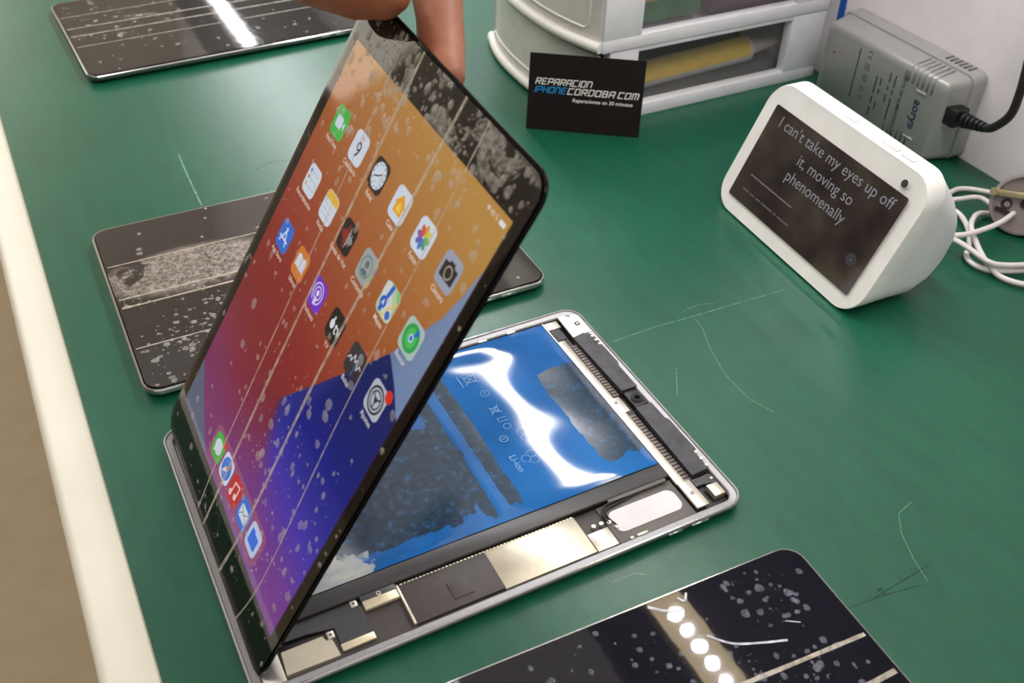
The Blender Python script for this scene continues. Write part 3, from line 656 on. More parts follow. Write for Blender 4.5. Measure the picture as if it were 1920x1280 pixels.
a, u, o = tile(5, 1, (168, 192, 184), 'Buscar'); gp_(o, C_(a, u, 0, 0, 5.8, 28), (44, 160, 78)); gp_(o, C_(a, u, 0, 0, 4.0, 24), (74, 186, 88)); gp_(o, Pn(a, u, [(0, 0), (1.8, 5.4), (4.2, 3.9)]), (30, 110, 190)); gp_(o, C_(a, u, 0, 0, 1.7, 18), W_); gp_(o, C_(a, u, 0, 0, 1.1, 16), (40, 110, 220))
a, u, o = tile(0, 2, (34, 104, 208), 'App Store'); gl_(o, [Pn(a, u, [(-3.6, -3.6), (0.6, 4)]), Pn(a, u, [(3.6, -3.6), (-0.6, 4)]), Pn(a, u, [(-4.4, -1.4), (4.4, -1.4)])], 0.0011, W_)
a, u, o = tile(1, 2, (206, 118, 40), 'Libros'); gp_(o, Pn(a, u, [(-0.3, -2.9), (-0.3, 3.2), (-2.6, 4.0), (-5, 3.2), (-5, -2.9), (-2.6, -2.2)]), W_); gp_(o, Pn(a, u, [(0.3, -2.9), (0.3, 3.2), (2.6, 4.0), (5, 3.2), (5, -2.9), (2.6, -2.2)]), W_)
a, u, o = tile(2, 2, (112, 40, 196), 'Podcasts')
for r in (4.8, 3.0): gl_(o, [C_(a, u, 0, 0.6, r, 26)[20:] + C_(a, u, 0, 0.6, r, 26)[:18]], 0.0008, (206, 190, 232))
gp_(o, C_(a, u, 0, 0.8, 1.4, 14), (226, 214, 240)); gp_(o, Pn(a, u, [(-1.3, -1.2), (1.3, -1.2), (0.9, -4.8), (-0.9, -4.8)]), (226, 214, 240))
a, u, o = tile(3, 2, (14, 14, 16), 'TV'); gp_(o, C_(a, u, -3.0, -0.3, 1.9, 16, 2.2), (224, 224, 226)); gp_(o, C_(a, u, -2.7, 2.6, 0.6, 10, 1.0), (224, 224, 226)); text('icon_glyph', 'tv', 0.0078, em((224, 224, 226)), o, Matrix.Translation(((a + 2.6) * mm, (u - 0.2) * mm, 0.00026)), bold=0.0001)
a, u, o = tile(4, 2, (46, 44, 52), 'Bolsa'); gl_(o, [Pn(a, u, [(-6, -1.5), (-4.4, 0.4), (-3, -1.2), (-1.4, 2.6), (0, 0), (1.5, 2.0), (3.2, -1.6), (4.4, 1.0), (6, 0.2)])], 0.0006, (205, 205, 210)); gl_(o, [Pn(a, u, [(1.5, 5.5), (1.5, -5.5)])], 0.0004, (70, 120, 200))
a, u, o = tile(5, 2, (178, 184, 194), 'Ajustes')
for r, wd in ((5.4, 0.0010), (3.7, 0.0007)): gl_(o, [C_(a, u, 0, 0, r, 28) + C_(a, u, 0, 0, r, 28)[:1]], wd, (36, 38, 46))
gl_(o, [Pn(a, u, [(0, 0), (3.6 * math.cos(q), 3.6 * math.sin(q))]) for q in (0.5236, 2.618, 4.712)], 0.0008, (36, 38, 46)); gp_(o, C_(a, u, 0, 0, 1.2, 16), (36, 38, 46))
bd = gp_(o, C_(a, u, 6.4, 6.4, 2.7, 20), (206, 50, 38)); ZI[0] += 1e-6; text('badge_number', '1', 0.0036, em((235, 225, 220)), o, Matrix.Translation(((a + 6.4) * mm, (u + 6.4) * mm, 0.00030)))
IC = 0.0132
dock = [(-26.3, (64, 176, 66)), (-11.3, W_), (3.6, (190, 40, 44)), (19.0, (44, 110, 206)), (34.6, (180, 200, 232))]
for k, (a, bg) in enumerate(dock):
    u = 12.3; o = icon(a, u, bg)
    if k == 0: gp_(o, C_(a, u, 0, 0.4, 4.5, 22, 3.9), W_); gp_(o, Pn(a, u, [(-3.4, -1.5), (-1.2, -3), (-3.8, -4.2)]), W_); gp_(o, C_(a, u, 5.6, 5.6, 2.0, 16), (196, 60, 40))
    if k == 1: gp_(o, C_(a, u, 0, 0, 5.6, 26), (48, 120, 214)); gp_(o, Pn(a, u, [(4, 4), (-1, 1), (1, -1)]), (206, 70, 60)); gp_(o, Pn(a, u, [(-4, -4), (-1, 1), (1, -1)]), W_)
    if k == 2: gl_(o, [Pn(a, u, [(-2.2, -3.4), (-2.2, 3), (3.2, 4.2), (3.2, -2)])], 0.0009, (225, 205, 205)); gp_(o, C_(a, u, -3.2, -3.2, 1.6, 14), (225, 205, 205)); gp_(o, C_(a, u, 2.2, -2.0, 1.6, 14), (225, 205, 205))
    if k == 3: gp_(o, R_(a, u, 0, 0, 9.4, 6.6, 1.0), W_); gl_(o, [Pn(a, u, [(-4.3, 2.8), (0, -0.6), (4.3, 2.8)]), Pn(a, u, [(-4.3, -2.8), (-1.4, 0.2)]), Pn(a, u, [(4.3, -2.8), (1.4, 0.2)])], 0.0004, (60, 90, 140))
    if k == 4: gp_(o, R_(a, u, 0, -0.4, 8.6, 6.8, 0.8), (40, 108, 214)); gp_(o, R_(a, u, -2.4, 2.9, 3.6, 1.8, 0.4), (40, 108, 214))
# status bar
text('status_lettering', '40 %', 0.0030, em((215, 205, 190)), disp, Matrix.Translation((0.0672, 0.2038, 0.00018)))
poly2('status_battery', rrect(0.0042, 0.0019, 0.0005, 3, 0.0735, 0.2038), 0.00018, em((225, 225, 225)), disp)
for r in (0.5, 1.1, 1.7): 
    V, Fc = strokes([[((62.6 + r * math.cos(q)) * mm, (203.0 + r * math.sin(q)) * mm) for q in (0.8, 1.2, 1.57, 1.94, 2.34)]], 0.0004, 0.00018 + r * 1e-6); obj('status_wifi', V, Fc, em((215, 205, 190)), disp)
# home button and front camera hole
hb = slab('home_button', circ(0.0012, -0.0108, 0.0053, 32), 0.0001, 0.0003, mat('button_ring', (120, 116, 112)), sc)
slab('button_face', circ(0.0012, -0.0108, 0.0047, 32), 0.0001, 0.00035, GLASS, hb)
slab('camera_hole', circ(0.0, 0.2176, 0.0016, 16), 0.00005, 0.0002, BLACKP, sc)
SF = film_mat('screen_film', 40, 0.50, [(0.022, 0.220, 0.070, 0.014), (-0.02, 0.215, 0.03, 0.016)], 0.015, 1.75)
poly2('film', rrect(0.1690, 0.2455, 0.009, 6, 0, 0.10365), 0.00065, SF, sc)
for pts, wd in (([(-0.0395, 0.2265), (-0.0314, 0.138), (-0.0220, 0.0157), (-0.0172, -0.019)], 0.0006), ([(-0.0215, 0.2265), (-0.0147, 0.0857), (-0.0092, 0.0138), (-0.0065, -0.019)], 0.0011),
                ([(0.0195, 0.2265), (0.0190, 0.150), (0.0191, 0.094), (0.0246, 0.016), (0.0235, -0.019)], 0.0012), ([(0.0395, 0.2265), (0.0440, 0.148), (0.0470, 0.094), (0.0550, 0.012), (0.0520, -0.019)], 0.0005)):
    crease(sc, pts, wd * 1.3, 0.00072)
bubbles('film_bubbles', 1100, (-0.083, 0.083, -0.018, 0.225), 0.0007, sc, (0.00030, 0.0024), ((0.02, 0.21, 0.05, 0.012), (0.03, 0.03, 0.035, 0.03), (-0.05, 0.2, 0.02, 0.02)))

# ------------------------------------------------------------------ business card leaning on the drawer unit
A = on_z(986, 241); B = on_z(1197, 259); d = (B - A).normalized(); back = Vector((-d.y, d.x, 0)); ln = math.radians(12.0)
upv = (back * math.sin(ln) + Vector((0, 0, 1)) * math.cos(ln)).normalized(); L0 = (B - A).length; Hc = 0.0595
CM = basis(A + Vector((0, 0, 0.0003)), d, upv)
card = thing('business_card', 'black business card with white and blue print standing before the drawers', 'card', CM)
box('card_stock', 0, L0, 0, Hc, -0.0005, 0.0, mat('black_card', (24, 18, 18), 0.6, spec=0.25, var=0.04), card)
GLY = {'R': [[(0, 0), (0, 1), (1, 1), (1, .5), (0, .45)], [(.45, .45), (1, 0)]], 'E': [[(1, 0), (0, 0), (0, 1), (1, 1)], [(0, .5), (.85, .5)]], 'P': [[(0, 0), (0, 1), (1, 1), (1, .42), (.1, .42)]],
       'A': [[(0, 0), (0, .8), (.2, 1), (1, 1), (1, 0)], [(0, .42), (1, .42)]], 'C': [[(1, 0), (0, 0), (0, 1), (1, 1)]], 'I': [[(.5, 0), (.5, 1)]], 'O': [[(0, 0), (1, 0), (1, 1), (0, 1), (0, 0)]],
       'N': [[(0, 0), (0, 1), (.8, 1), (1, .8), (1, 0)]], 'H': [[(0, 0), (0, 1)], [(1, 0), (1, 1)], [(0, .5), (1, .5)]], 'D': [[(0, 0), (.8, 0), (1, .2), (1, 1), (0, 1), (0, 0)]],
       'B': [[(0, 0), (1, 0), (1, .5), (0, .5), (0, 0)], [(0, .5), (0, 1), (.9, 1), (.9, .5)]], 'M': [[(0, 0), (0, 1), (.9, 1), (1, .85), (1, 0)], [(.5, 0), (.5, 1)]], '.': [[(.4, 0), (.6, 0)]]}
def blocky(word, x, y, cw, ch, wd, m, z):
    lines = []
    for c in word:
        wsc = 0.35 if c == 'I' else 0.3 if c == '.' else 1.25 if c == 'M' else 1.0
        for lnn in GLY[c]:
            lines.append([(x + (px if c not in 'I.' else 0.15 / 0.35 * 0.5) * cw * wsc * 0.66 + 0.3 * py * ch, y + py * ch) for px, py in lnn])
        x += cw * wsc
    V, Fc = strokes(lines, wd, z); obj('lettering', V, Fc, m, card); return x
INKW = mat('white_ink', (235, 232, 228), 0.5); INKB = mat('cyan_ink', (30, 150, 220), 0.5)
blocky('REPARACION', 0.0055, 0.0362, 0.00475, 0.0044, 0.00085, INKW, 0.0003)
xe = blocky('IPHONE', 0.0050, 0.0298, 0.00475, 0.0044, 0.00075, INKB, 0.0003)
blocky('CORDOBA.COM', xe + 0.0004, 0.0298, 0.00535, 0.0044, 0.0009, INKW, 0.0003)
text('lettering', 'Reparaciones en 30 minutos', 0.0041, INKW, card, Matrix.Translation((0.0583, 0.0252, 0.0004)), bold=0.00008, shear=0.12)

# ------------------------------------------------------------------ drawer unit
du = thing('drawer_unit', 'white plastic drawer tower with clear curved drawer fronts against the wall', 'drawers')
FRAME = mat('pale_lilac_plastic', (244, 244, 250), 0.4, var=0.02)
def clear_mat(name, rgb, alpha, rough):
    m, N, L, p = new_mat(name); p.inputs['Base Color'].default_value = (*lin(rgb), 1); p.inputs['Roughness'].default_value = rough
    L.new(ramp(N, L, noise(N, L, 40), [(0.3, (alpha * 0.9,) * 3), (0.7, (alpha * 1.1,) * 3)]), p.inputs['Alpha']); return m
MILKY = clear_mat('milky_plastic', (250, 248, 243), 0.74, 0.2); CLEAR = clear_mat('clear_plastic', (205, 200, 205), 0.10, 0.1)
YA, YB = 0.289, 0.474
def fx(y, off=0.0):
    s = (y - (YA + YB) / 2) / ((YB - YA) / 2); return 0.2462 + 0.0175 * abs(s) ** 2.4 - off
for k in range(4):  # top module is unseen, added to block strip light from the mat
    z0 = 0.0605 * k; x0 = 0.271 if k == 0 else 0.263; bm = bmesh.new(); z1 = z0 + 0.0600; y0 = YA + (0.001 if k == 0 else 0)
    bm_box(bm, x0, 0.4855, y0, y0 + 0.0095, z0, z0 + 0.0105, 0.0008); bm_box(bm, 0.297, 0.4505, y0 + 0.0002, y0 + 0.0090, z1 - 0.0035, z1, 0.0005)
    bm_box(bm, x0, 0.2975, y0, y0 + 0.0095, z0 + 0.0095, z1, 0.0008); bm_box(bm, 0.4495, 0.4855, y0, y0 + 0.0095, z0 + 0.0095, z1, 0.0008)
    bm_box(bm, x0, 0.4855, YB - 0.008, YB, z0, z1, 0.0008); bm_box(bm, 0.4790, 0.4852, YA + 0.009, YB - 0.007, z0, z1, 0.0006)
    bm_box(bm, 0.275, 0.480, YA + 0.009, YB - 0.007, z1 - 0.0022, z1, 0.0004)
    me = bpy.data.meshes.new('module_frame'); bm.to_mesh(me); bm.free(); link('module_frame', me, FRAME, du, True, 35)
    # drawer: clear tray with a curved milky front, a thick white lip and an embossed border
    n = 24; ys = [YA + 0.004 + (YB - YA - 0.008) * i / n for i in range(n + 1)]
    za, zb = z0 + 0.004, z0 + 0.0575
    rings = []
    for y in ys: rings.append([(fx(y), y, za), (fx(y), y, zb), (fx(y) + 0.0022, y, zb), (fx(y) + 0.0022, y, za)])
    dr = loft('drawer', rings, MILKY, du, True, angle=40)
    bm = bmesh.new(); bm_box(bm, 0.262, 0.474, YA + 0.0125, YA + 0.0140, za, zb - 0.006); bm_box(bm, 0.262, 0.474, YB - 0.0125, YB - 0.0110, za, zb - 0.006)
    bm_box(bm, 0.262, 0.474, YA + 0.0125, YB - 0.011, za, za + 0.0015); bm_box(bm, 0.472, 0.474, YA + 0.0125, YB - 0.011, za, zb - 0.006)
    me = bpy.data.meshes.new('drawer_tray'); bm.to_mesh(me); bm.free(); link('drawer_tray', me, CLEAR, dr)
    lip = [Vector((fx(y) - 0.0015, y, z0 + 0.0045)) for y in [YA + 0.0015 + (YB - YA - 0.003) * i / n for i in range(n + 1)]]
    V, Fc = tube_data(lip, 0.0042, 10); obj('front_lip', V, Fc, WHITEP, dr, True, None, 50)
    em_ = [(y, z0 + 0.016) for y in [YA + 0.018 + (YB - YA - 0.036) * i / 14 for i in range(15)]] + [(YB - 0.014, z0 + 0.020), (YB - 0.014, z0 + 0.048)]
    em_ = [(YA + 0.014, z0 + 0.048), (YA + 0.014, z0 + 0.020)] + em_
    V, Fc = tube_data([Vector((fx(y) - 0.0002, y, z)) for y, z in em_], 0.0009, 8); obj('front_emboss', V, Fc, WHITEP, dr, True, None, 50)
# things inside the drawers
tb = thing('glue_tube', 'yellow and white glue tube lying in the lowest clear drawer', 'tube')
Pa = on_plane(1190, 172, (0, 1, 0), 0.322); Pb = on_plane(1400, 90, (0, 1, 0), 0.318)
Pa.z = max(Pa.z, 0.0175); dd = (Pb - Pa).normalized()
def tube_r(p, q, r, name, m, par=None): 
    V, Fc = tube_data([p, q], r, 20); return obj(name, V, Fc, m, par, True, None, 40)
tube_r(Pa, Pb, 0.0105, 'tube_body', mat('white_tube', (206, 206, 196), 0.4), tb)
sidev = dd.cross(Vector((0, 0, 1))).normalized(); nv = sidev.cross(dd)
V = []; Fc = []
for i in range(13):
    an = -0.1 + 2.2 * i / 12; off = sidev * math.cos(an) * 0.0109 + nv * math.sin(an) * 0.0109
    V += [Pa + off + dd * 0.002, Pb + off - dd * 0.003]
for i in range(12): Fc.append((2 * i, 2 * i + 1, 2 * i + 3, 2 * i + 2))
obj('yellow_band', V, Fc, mat('yellow_print', (222, 186, 40), 0.45, var=0.08, vscale=80), tb, True)
nz_ = [Pb, Pb + dd * 0.006, Pb + dd * 0.034]; V, Fc = tube_data(nz_, lambda t: 0.0075 if t < 0.4 else (0.0062 if t < 0.8 else 0.0040), 14); obj('nozzle', V, Fc, mat('grey_nozzle', (196, 186, 182), 0.45), tb, True, None, 40)
pk = thing('green_packet', 'green and dark packet lying in the second clear drawer', 'packet')
box('wrapper', 0.285, 0.37, 0.312, 0.42, 0.0665, 0.092, mat('green_wrap', (44, 110, 62), 0.35, var=0.3, vscale=60), pk, 0.004)
box('sticker', 0.300, 0.340, 0.3115, 0.3125, 0.0850, 0.0905, mat('tan_sticker', (190, 150, 90), 0.5), pk, 0.0002)
pk = thing('dark_parts_box', 'dark plum coloured parts box behind the green packet in the drawer', 'box')
box('carton', 0.375, 0.468, 0.306, 0.45, 0.0665, 0.108, mat('plum_box', (84, 66, 74), 0.5, var=0.15, vscale=30), pk, 0.002)
pk = thing('grey_parts_box', 'dark grey brown box at the rear of the lowest drawer', 'box')
box('carton', 0.290, 0.468, 0.372, 0.45, 0.0058, 0.049, mat('umber_box', (70, 60, 58), 0.6, var=0.15, vscale=30), pk, 0.002)
pk = thing('orange_bag', 'orange brown parts bag behind the upper curved drawer front', 'bag')
box('pouch', 0.262, 0.281, 0.306, 0.350, 0.0670, 0.104, mat('orange_bag_plastic', (206, 140, 60), 0.45, var=0.2, vscale=70), pk, 0.006, 3)

# ------------------------------------------------------------------ smart display
yaw, tilt = -0.0514, 0.4126
r_ = Vector((math.sin(yaw), -math.cos(yaw), 0)); bk = Vector((math.cos(yaw), math.sin(yaw), 0)); upz = Vector((0, 0, 1))
EM = Matrix(((r_.x, bk.x, 0, 0.2802), (r_.y, bk.y, 0, 0.0835), (0, 0, 1, 0.0008), (0, 0, 0, 1)))   # local x right, y back, z up
sd = thing('smart_display', 'white wedge shaped smart display showing song lyrics on the mat', 'smart display', EM)
EW, EH = 0.1545, 0.0955
st, ct = math.sin(tilt), math.cos(tilt)
def esec(b, t, wdt, r):
    """rounded section from bottom point b=(y,z) to top point t=(y,z)"""
    h = math.hypot(t[0] - b[0], t[1] - b[1]); e = ((t[0] - b[0]) / h, (t[1] - b[1]) / h)
    return [(x, b[0] + e[0] * (v + h / 2), b[1] + e[1] * (v + h / 2)) for x, v in rrect(wdt, h, min(r, h / 2 - 1e-4), 8)]
tp = (EH * st, EH * ct)
FAB = mat('pale_grey_fabric', (242, 242, 246), 0.85, var=0.10, vscale=1500, bmp=0.5, bscale=1800)
loft('front_bezel', [esec((0.0008, 0.0018), (tp[0] - 0.0003, tp[1] - 0.002), EW - 0.004, 0.0165), esec((0.0002, 0.0006), (tp[0], tp[1] - 0.0006), EW - 0.0012, 0.0178), esec((0.001, 0), (tp[0] + 0.0012, tp[1]), EW, 0.0185),
                     esec((0.0145, 0.0), (tp[0] + 0.0135, tp[1] + 0.0003), EW, 0.0185)], WHITEP, sd, angle=50)
loft('fabric_body', [esec((0.0145, 0.0002), (tp[0] + 0.0135, tp[1] + 0.0001), EW - 0.0004, 0.0185), esec((0.030, 0.0), (0.0590, 0.0790), EW - 0.001, 0.0185), esec((0.044, 0.0), (0.0655, 0.0705), EW - 0.002, 0.017),
                     esec((0.056, 0.005), (0.0715, 0.0600), EW - 0.005, 0.015), esec((0.066, 0.014), (0.0750, 0.0490), EW - 0.010, 0.012), esec((0.0735, 0.025), (0.0765, 0.0400), EW - 0.018, 0.006)], FAB, sd, angle=60)
def EP(x, h, off=0.0):   # point on the sloping front, off = proud of it
    return Vector((x * mm, h * mm * st - off * ct, h * mm * ct + off * st + 0.0008 * 0))
FM = lambda x, h, off: basis(EP(x, h, off), (1, 0, 0), (0, st, ct))
def lyr_mat():
    m, N, L, p = new_mat('dim_lyric_screen')
    f = noise(N, L, 26, 3, 0.5, stretch=(1, 1, 1))
    c = ramp(N, L, f, [(0.32, lin((26, 20, 18))), (0.5, lin((50, 42, 38))), (0.6, lin((66, 60, 46))), (0.72, lin((86, 78, 76)))])
    p.inputs['Base Color'].default_value = (0.01, 0.01, 0.01, 1); p.inputs['Roughness'].default_value = 0.08
    L.new(c, p.inputs['Emission Color']); p.inputs['Emission Strength'].default_value = 0.8; return m
ES = obj('screen_panel', [EP(x, h, 0.0002 + 0.0007) for x, h in rrect(131, 69, 1.6, 4, 0, 45.6)], [tuple(range(20))], lyr_mat(), sd)
LY = em((138, 138, 144), 0.85, 'lyric_pixels')
text('lettering', "I can't take my eyes up off", 0.0108, LY, ES, FM(1.5, 71.6, 0.0011))
text('lettering', 'it, moving so', 0.0108, LY, ES, FM(3.5, 58.6, 0.0011))
text('lettering', 'phenomenally', 0.0108, LY, ES, FM(3.0, 46.4, 0.0011))
DIMT = em((104, 98, 96), 0.8)
def ebar(x0, x1, h, wd, m, name):
    obj(name, [EP(x0, h - wd / 2, 0.0011), EP(x1, h - wd / 2, 0.0011), EP(x1, h + wd / 2, 0.0011), EP(x0, h + wd / 2, 0.0011)], [(0, 1, 2, 3)], m, ES)
ebar(-55, -8.5, 31.3, 0.9, em((116, 104, 104)), 'progress_bar')
xs = -55.5
for wdt in (7, 5, 5, 12, 3, 12): ebar(xs, xs + wdt, 20.4, 1.1, DIMT, 'caption_mark'); xs += wdt + 1.6
obj('touch_icon', [EP(53.6 + x, 30.2 + y, 0.0011) for x, y in circ(0, 0, 4.2, 24)], [tuple(range(24))], em((62, 62, 64), 0.9), ES)
obj('touch_icon', [EP(53.6 + x, 30.0 + y, 0.0012) for x, y in ((-1, 0.5), (0, -0.6), (1, 0.5), (0, 0))], [(0, 1, 2, 3)], em((120, 126, 126)), ES)
obj('camera_lens', [EP(56.7 + x, 85.8 + y, 0.0012) for x, y in circ(0, 0, 2.5, 24)], [tuple(range(24))], mat('dark_lens', (66, 64, 62), 0.2), sd)
for x0, x1 in ((-14, -4), (22, 36), (40, 50)): box('top_button', x0 * mm, x1 * mm, tp[0] + 0.0040, tp[0] + 0.0078, tp[1] - 0.0003, tp[1] + 0.0009, WHITEP, sd, 0.0005)

# ------------------------------------------------------------------ power supply
ps = thing('power_adapter', 'silver grey power supply box with dark blue print against the wall', 'power supply')
PSM = mat('silver_grey_plastic', (172, 173, 170), 0.32, 0.25, var=0.03, vscale=1200); NAVY = mat('navy_print', (44, 50, 82), 0.5)
def pring(x, y0, y1, z1, r, z0=0.0): return [(x, y, z) for y, z in rrect(y1 - y0, z1 - z0, r, 6, (y0 + y1) / 2, (z0 + z1) / 2)]
loft('front_shell', [pring(0.4620, 0.1375, 0.2585, 0.0610, 0.0050, 0.0025), pring(0.4632, 0.1345, 0.2615, 0.0640, 0.0060, 0.0010), pring(0.4660, 0.1325, 0.2630, 0.0655, 0.0065, 0.0005), pring(0.4825, 0.1285, 0.2660, 0.0675, 0.0065, 0.0002)], PSM, ps, angle=50)
loft('rear_shell', [pring(0.4825, 0.1272, 0.2672, 0.0688, 0.0070, 0.0002), pring(0.4835, 0.1268, 0.2676, 0.0692, 0.0070, 0.0002), pring(0.4957, 0.1268, 0.2676, 0.0700, 0.0070, 0.0002)], PSM, ps, angle=40)
for k in range(6):
    y = 0.1690 - 0.0048 * k
    V, Fc = tube_data([Vector((0.4800, y, 0.0675)), Vector((0.4668, y, 0.0662)), Vector((0.4634, y, 0.0642)), Vector((0.4619, y, 0.0605)), Vector((0.4618, y, 0.0530))], 0.0009, 8); obj('vent_rib', V, Fc, PSM, ps, True)
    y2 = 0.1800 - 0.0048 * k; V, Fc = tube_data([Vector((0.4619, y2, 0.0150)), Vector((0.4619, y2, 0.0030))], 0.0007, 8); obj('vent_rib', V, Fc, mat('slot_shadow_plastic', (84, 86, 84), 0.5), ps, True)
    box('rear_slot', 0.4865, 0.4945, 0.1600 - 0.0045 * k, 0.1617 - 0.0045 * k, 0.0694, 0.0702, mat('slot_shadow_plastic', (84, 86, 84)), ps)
def PM(y, z): return basis((0.46185, y, z), (0, 0, -1), (0, -1, 0))
text('lettering', 'aory»', 0.0105, NAVY, ps, PM(0.1545, 0.0310), bold=0.0002)
text('lettering', 'FUENTE DE ALIMENTACION', 0.0042, NAVY, ps, PM(0.1720, 0.0335), bold=0.00005)
def pbar(y, z0, z1, wd=0.0012, name='print_line'):
    obj(name, [(0.46185, y - wd / 2, z0), (0.46185, y + wd / 2, z0), (0.46185, y + wd / 2, z1), (0.46185, y - wd / 2, z1)], [(0, 1, 2, 3)], NAVY, ps)
for y, segs in ((0.1805, ((0.052, 0.042), (0.040, 0.036), (0.033, 0.012))), (0.1860, ((0.052, 0.044), (0.041, 0.038), (0.034, 0.028))), (0.1940, ((0.044, 0.038), (0.035, 0.031), (0.024, 0.018))), (0.1990, ((0.044, 0.030), (0.027, 0.021), (0.018, 0.010)))):
    for a, b in segs: pbar(y, a, b)
pbar(0.2220, 0.0570, 0.0160, 0.0011)
V, Fc = strokes([[(-2.6, 2), (-4, 1.4), (-4.6, 0), (-4, -1.4), (-2.6, -2)], [(1.6, 2), (0.2, 1.4), (-0.4, 0), (0.2, -1.4), (1.6, -2)], [(-0.3, 0), (1.2, 0)]], 0.55, 0); obj('print_mark', [(x * mm, y * mm, z) for x, y, z in V], Fc, NAVY, ps, M=PM(0.2110, 0.0545))
for z, ln_ in ((0.0460, [rrect(5, 5, .3, 2) + rrect(5, 5, .3, 2)[:1], rrect(2.4, 2.4, .2, 2) + rrect(2.4, 2.4, .2, 2)[:1]]), (0.0370, [circ(0, 0, 2.6, 16) + circ(0, 0, 2.6, 16)[:1], circ(0, 0, 1.2, 10) + circ(0, 0, 1.2, 10)[:1]]), (0.0280, [[(-2.6, -2), (2.6, -2), (0, 2.4), (-2.6, -2)]]), (0.0200, [circ(0, 0, 1.8, 14) + circ(0, 0, 1.8, 14)[:1]])):
    V, Fc = strokes(ln_, 0.4, 0); obj('print_mark', [(x * mm, y * mm, z_) for x, y, z_ in V], Fc, NAVY, ps, M=PM(0.2110, z))
for z in (0.0500, 0.0125): box('badge_edge', 0.4612, 0.4622, 0.1495, 0.1590, z - 0.0006, z + 0.0006, mat('bright_plastic', (196, 196, 190), 0.3), ps, 0.0003)
slab('indicator_led', circ(0.2490, 0.0430, 0.0012, 10), 0.0, 0.0004, mat('dull_red_led', (150, 70, 66), 0.4), ps, M=Matrix(((0, 0, -1, 0.4622), (1, 0, 0, 0), (0, 1, 0, 0), (0, 0, 0, 1))))
# strain relief and black cable
RUB = mat('black_rubber', (28, 25, 27), 0.45)
p0 = Vector((0.4735, 0.1310, 0.0405)); p1 = Vector((0.4740, 0.1020, 0.0440))
box('strain_relief', 0.4665, 0.4805, 0.1215, 0.1330, 0.0340, 0.0480, RUB, ps, 0.0015)
for k in range(5):
    q = Vector((0.4735, 0.1190 - 0.0038 * k, 0.0412 + 0.0006 * k)); r = 0.0058 - 0.0005 * k
    V, Fc = tube_data([q, q + Vector((0, -0.0024, 0.0003))], r, 12); obj('relief_ring', V, Fc, RUB, ps, True, None, 40)
tube('power_cable', [(0.4735, 0.1180, 0.0414), (0.4738, 0.1000, 0.0440), (0.4745, 0.0920, 0.0500), (0.4755, 0.0855, 0.0620), (0.4755, 0.0850, 0.0800), (0.4765, 0.0880, 0.100), (0.478, 0.094, 0.125), (0.480, 0.097, 0.150), (0.482, 0.094, 0.20), (0.486, 0.09, 0.30), (0.490, 0.085, 0.42)], 0.0031, RUB, ps, 12)

# blue tape on the wall behind the drawers
bt = thing('blue_tape_strip', 'blue tape strip stuck upright on the white wall behind the power supply', 'tape')
obj('tape', [(x, y, z) for x in (WALLX - 0.0006, WALLX - 0.0001) for y, z in ((0.2795, 0.040), (0.2875, 0.040), (0.2890, 0.105), (0.2830, 0.105))], [(0, 1, 2, 3), (4, 5, 6, 7), (0, 1, 5, 4), (1, 2, 6, 5), (2, 3, 7, 6), (3, 0, 4, 7)], mat('blue_tape', (16, 92, 190), 0.45, var=0.1), bt)

# ------------------------------------------------------------------ white cable loops and plug adapter
wc = thing('white_cable', 'loosely looped white cable on the mat behind the smart display', 'cable')
def cab(pts):
    tube('cable_strand', [on_z(x, y, z) for x, y, z in pts], 0.0019, CABLEW, wc, 10)
cab([(1752, 395, .003), (1776, 366, .003), (1800, 354, .003), (1842, 358, .004), (1892, 370, .006)])
cab([(1745, 395, .007), (1778, 377, .007), (1800, 373, .007), (1838, 371, .007), (1868, 392, .005), (1900, 420, .004), (1945, 442, .003)])
cab([(1760, 380, .003), (1785, 392, .003), (1803, 406, .003), (1816, 432, .003), (1817, 460, .003), (1812, 480, .003), (1830, 498, .003), (1870, 508, .003), (1945, 505, .003)])
cab([(1878, 409, .003), (1852, 400, .003), (1830, 403, .007), (1821, 425, .007), (1831, 456, .007), (1846, 486, .007), (1870, 515, .003), (1902, 529, .003), (1945, 537, .003)])
cab([(1770, 438, .012), (1797, 441, .012), (1832, 434, .012), (1872, 419, .013), (1902, 398, .014), (1950, 350, .014)])
cab([(1770, 440, .011), (1796, 453, .011), (1816, 465, .011), (1852, 490, .010), (1882, 497, .008), (1945, 496, .007)])
pt = on_z(1885, 409, .003); pq = on_z(1902, 402, .003)
V, Fc = tube_data([pt, pt + (pq - pt) * 0.5, pq, pq + (pq - pt) * 2.2], lambda t: 0.0026 if t < 0.5 else 0.0019, 12); obj('plug_sleeve', V, Fc, mat('steel_plug', (170, 165, 165), 0.2, 0.9), wc, True, None, 40)
PC = on_z(1918, 384, 0.0215); ax = Vector((-0.80, -0.50, 0.33)).normalized()
ad = thing('plug_adapter', 'round grey plug adapter with brass contact at the right edge by the wall', 'adapter', basis(PC, Vector((0, 0, 1)).cross(ax), ax.cross(Vector((0, 0, 1)).cross(ax))))
AG = mat('taupe_plastic', (150, 138, 138), 0.5, var=0.03); ZA = 0.009
loft('adapter_body', [[(x, y, z) for x, y in circ(0, 0, r, 36)] for r, z in ((0.0170, -0.012), (0.0205, -0.010), (0.0215, 0.0), (0.0208, 0.0015), (0.0190, 0.0018), (0.0188, -0.001))], AG, ad, angle=40)
box('earth_contact', -0.0215, 0.004, 0.0040, 0.0085, 0.0010, 0.0030, mat('brass', (205, 192, 150), 0.3, 0.8), ad, 0.0008, M=Matrix.Rotation(0.12, 4, 'Z'))
slab('contact_tip', circ(-0.0205, 0.0040, 0.0026, 14), 0.0008, 0.0046, mat('brass', (205, 192, 150)), ad)
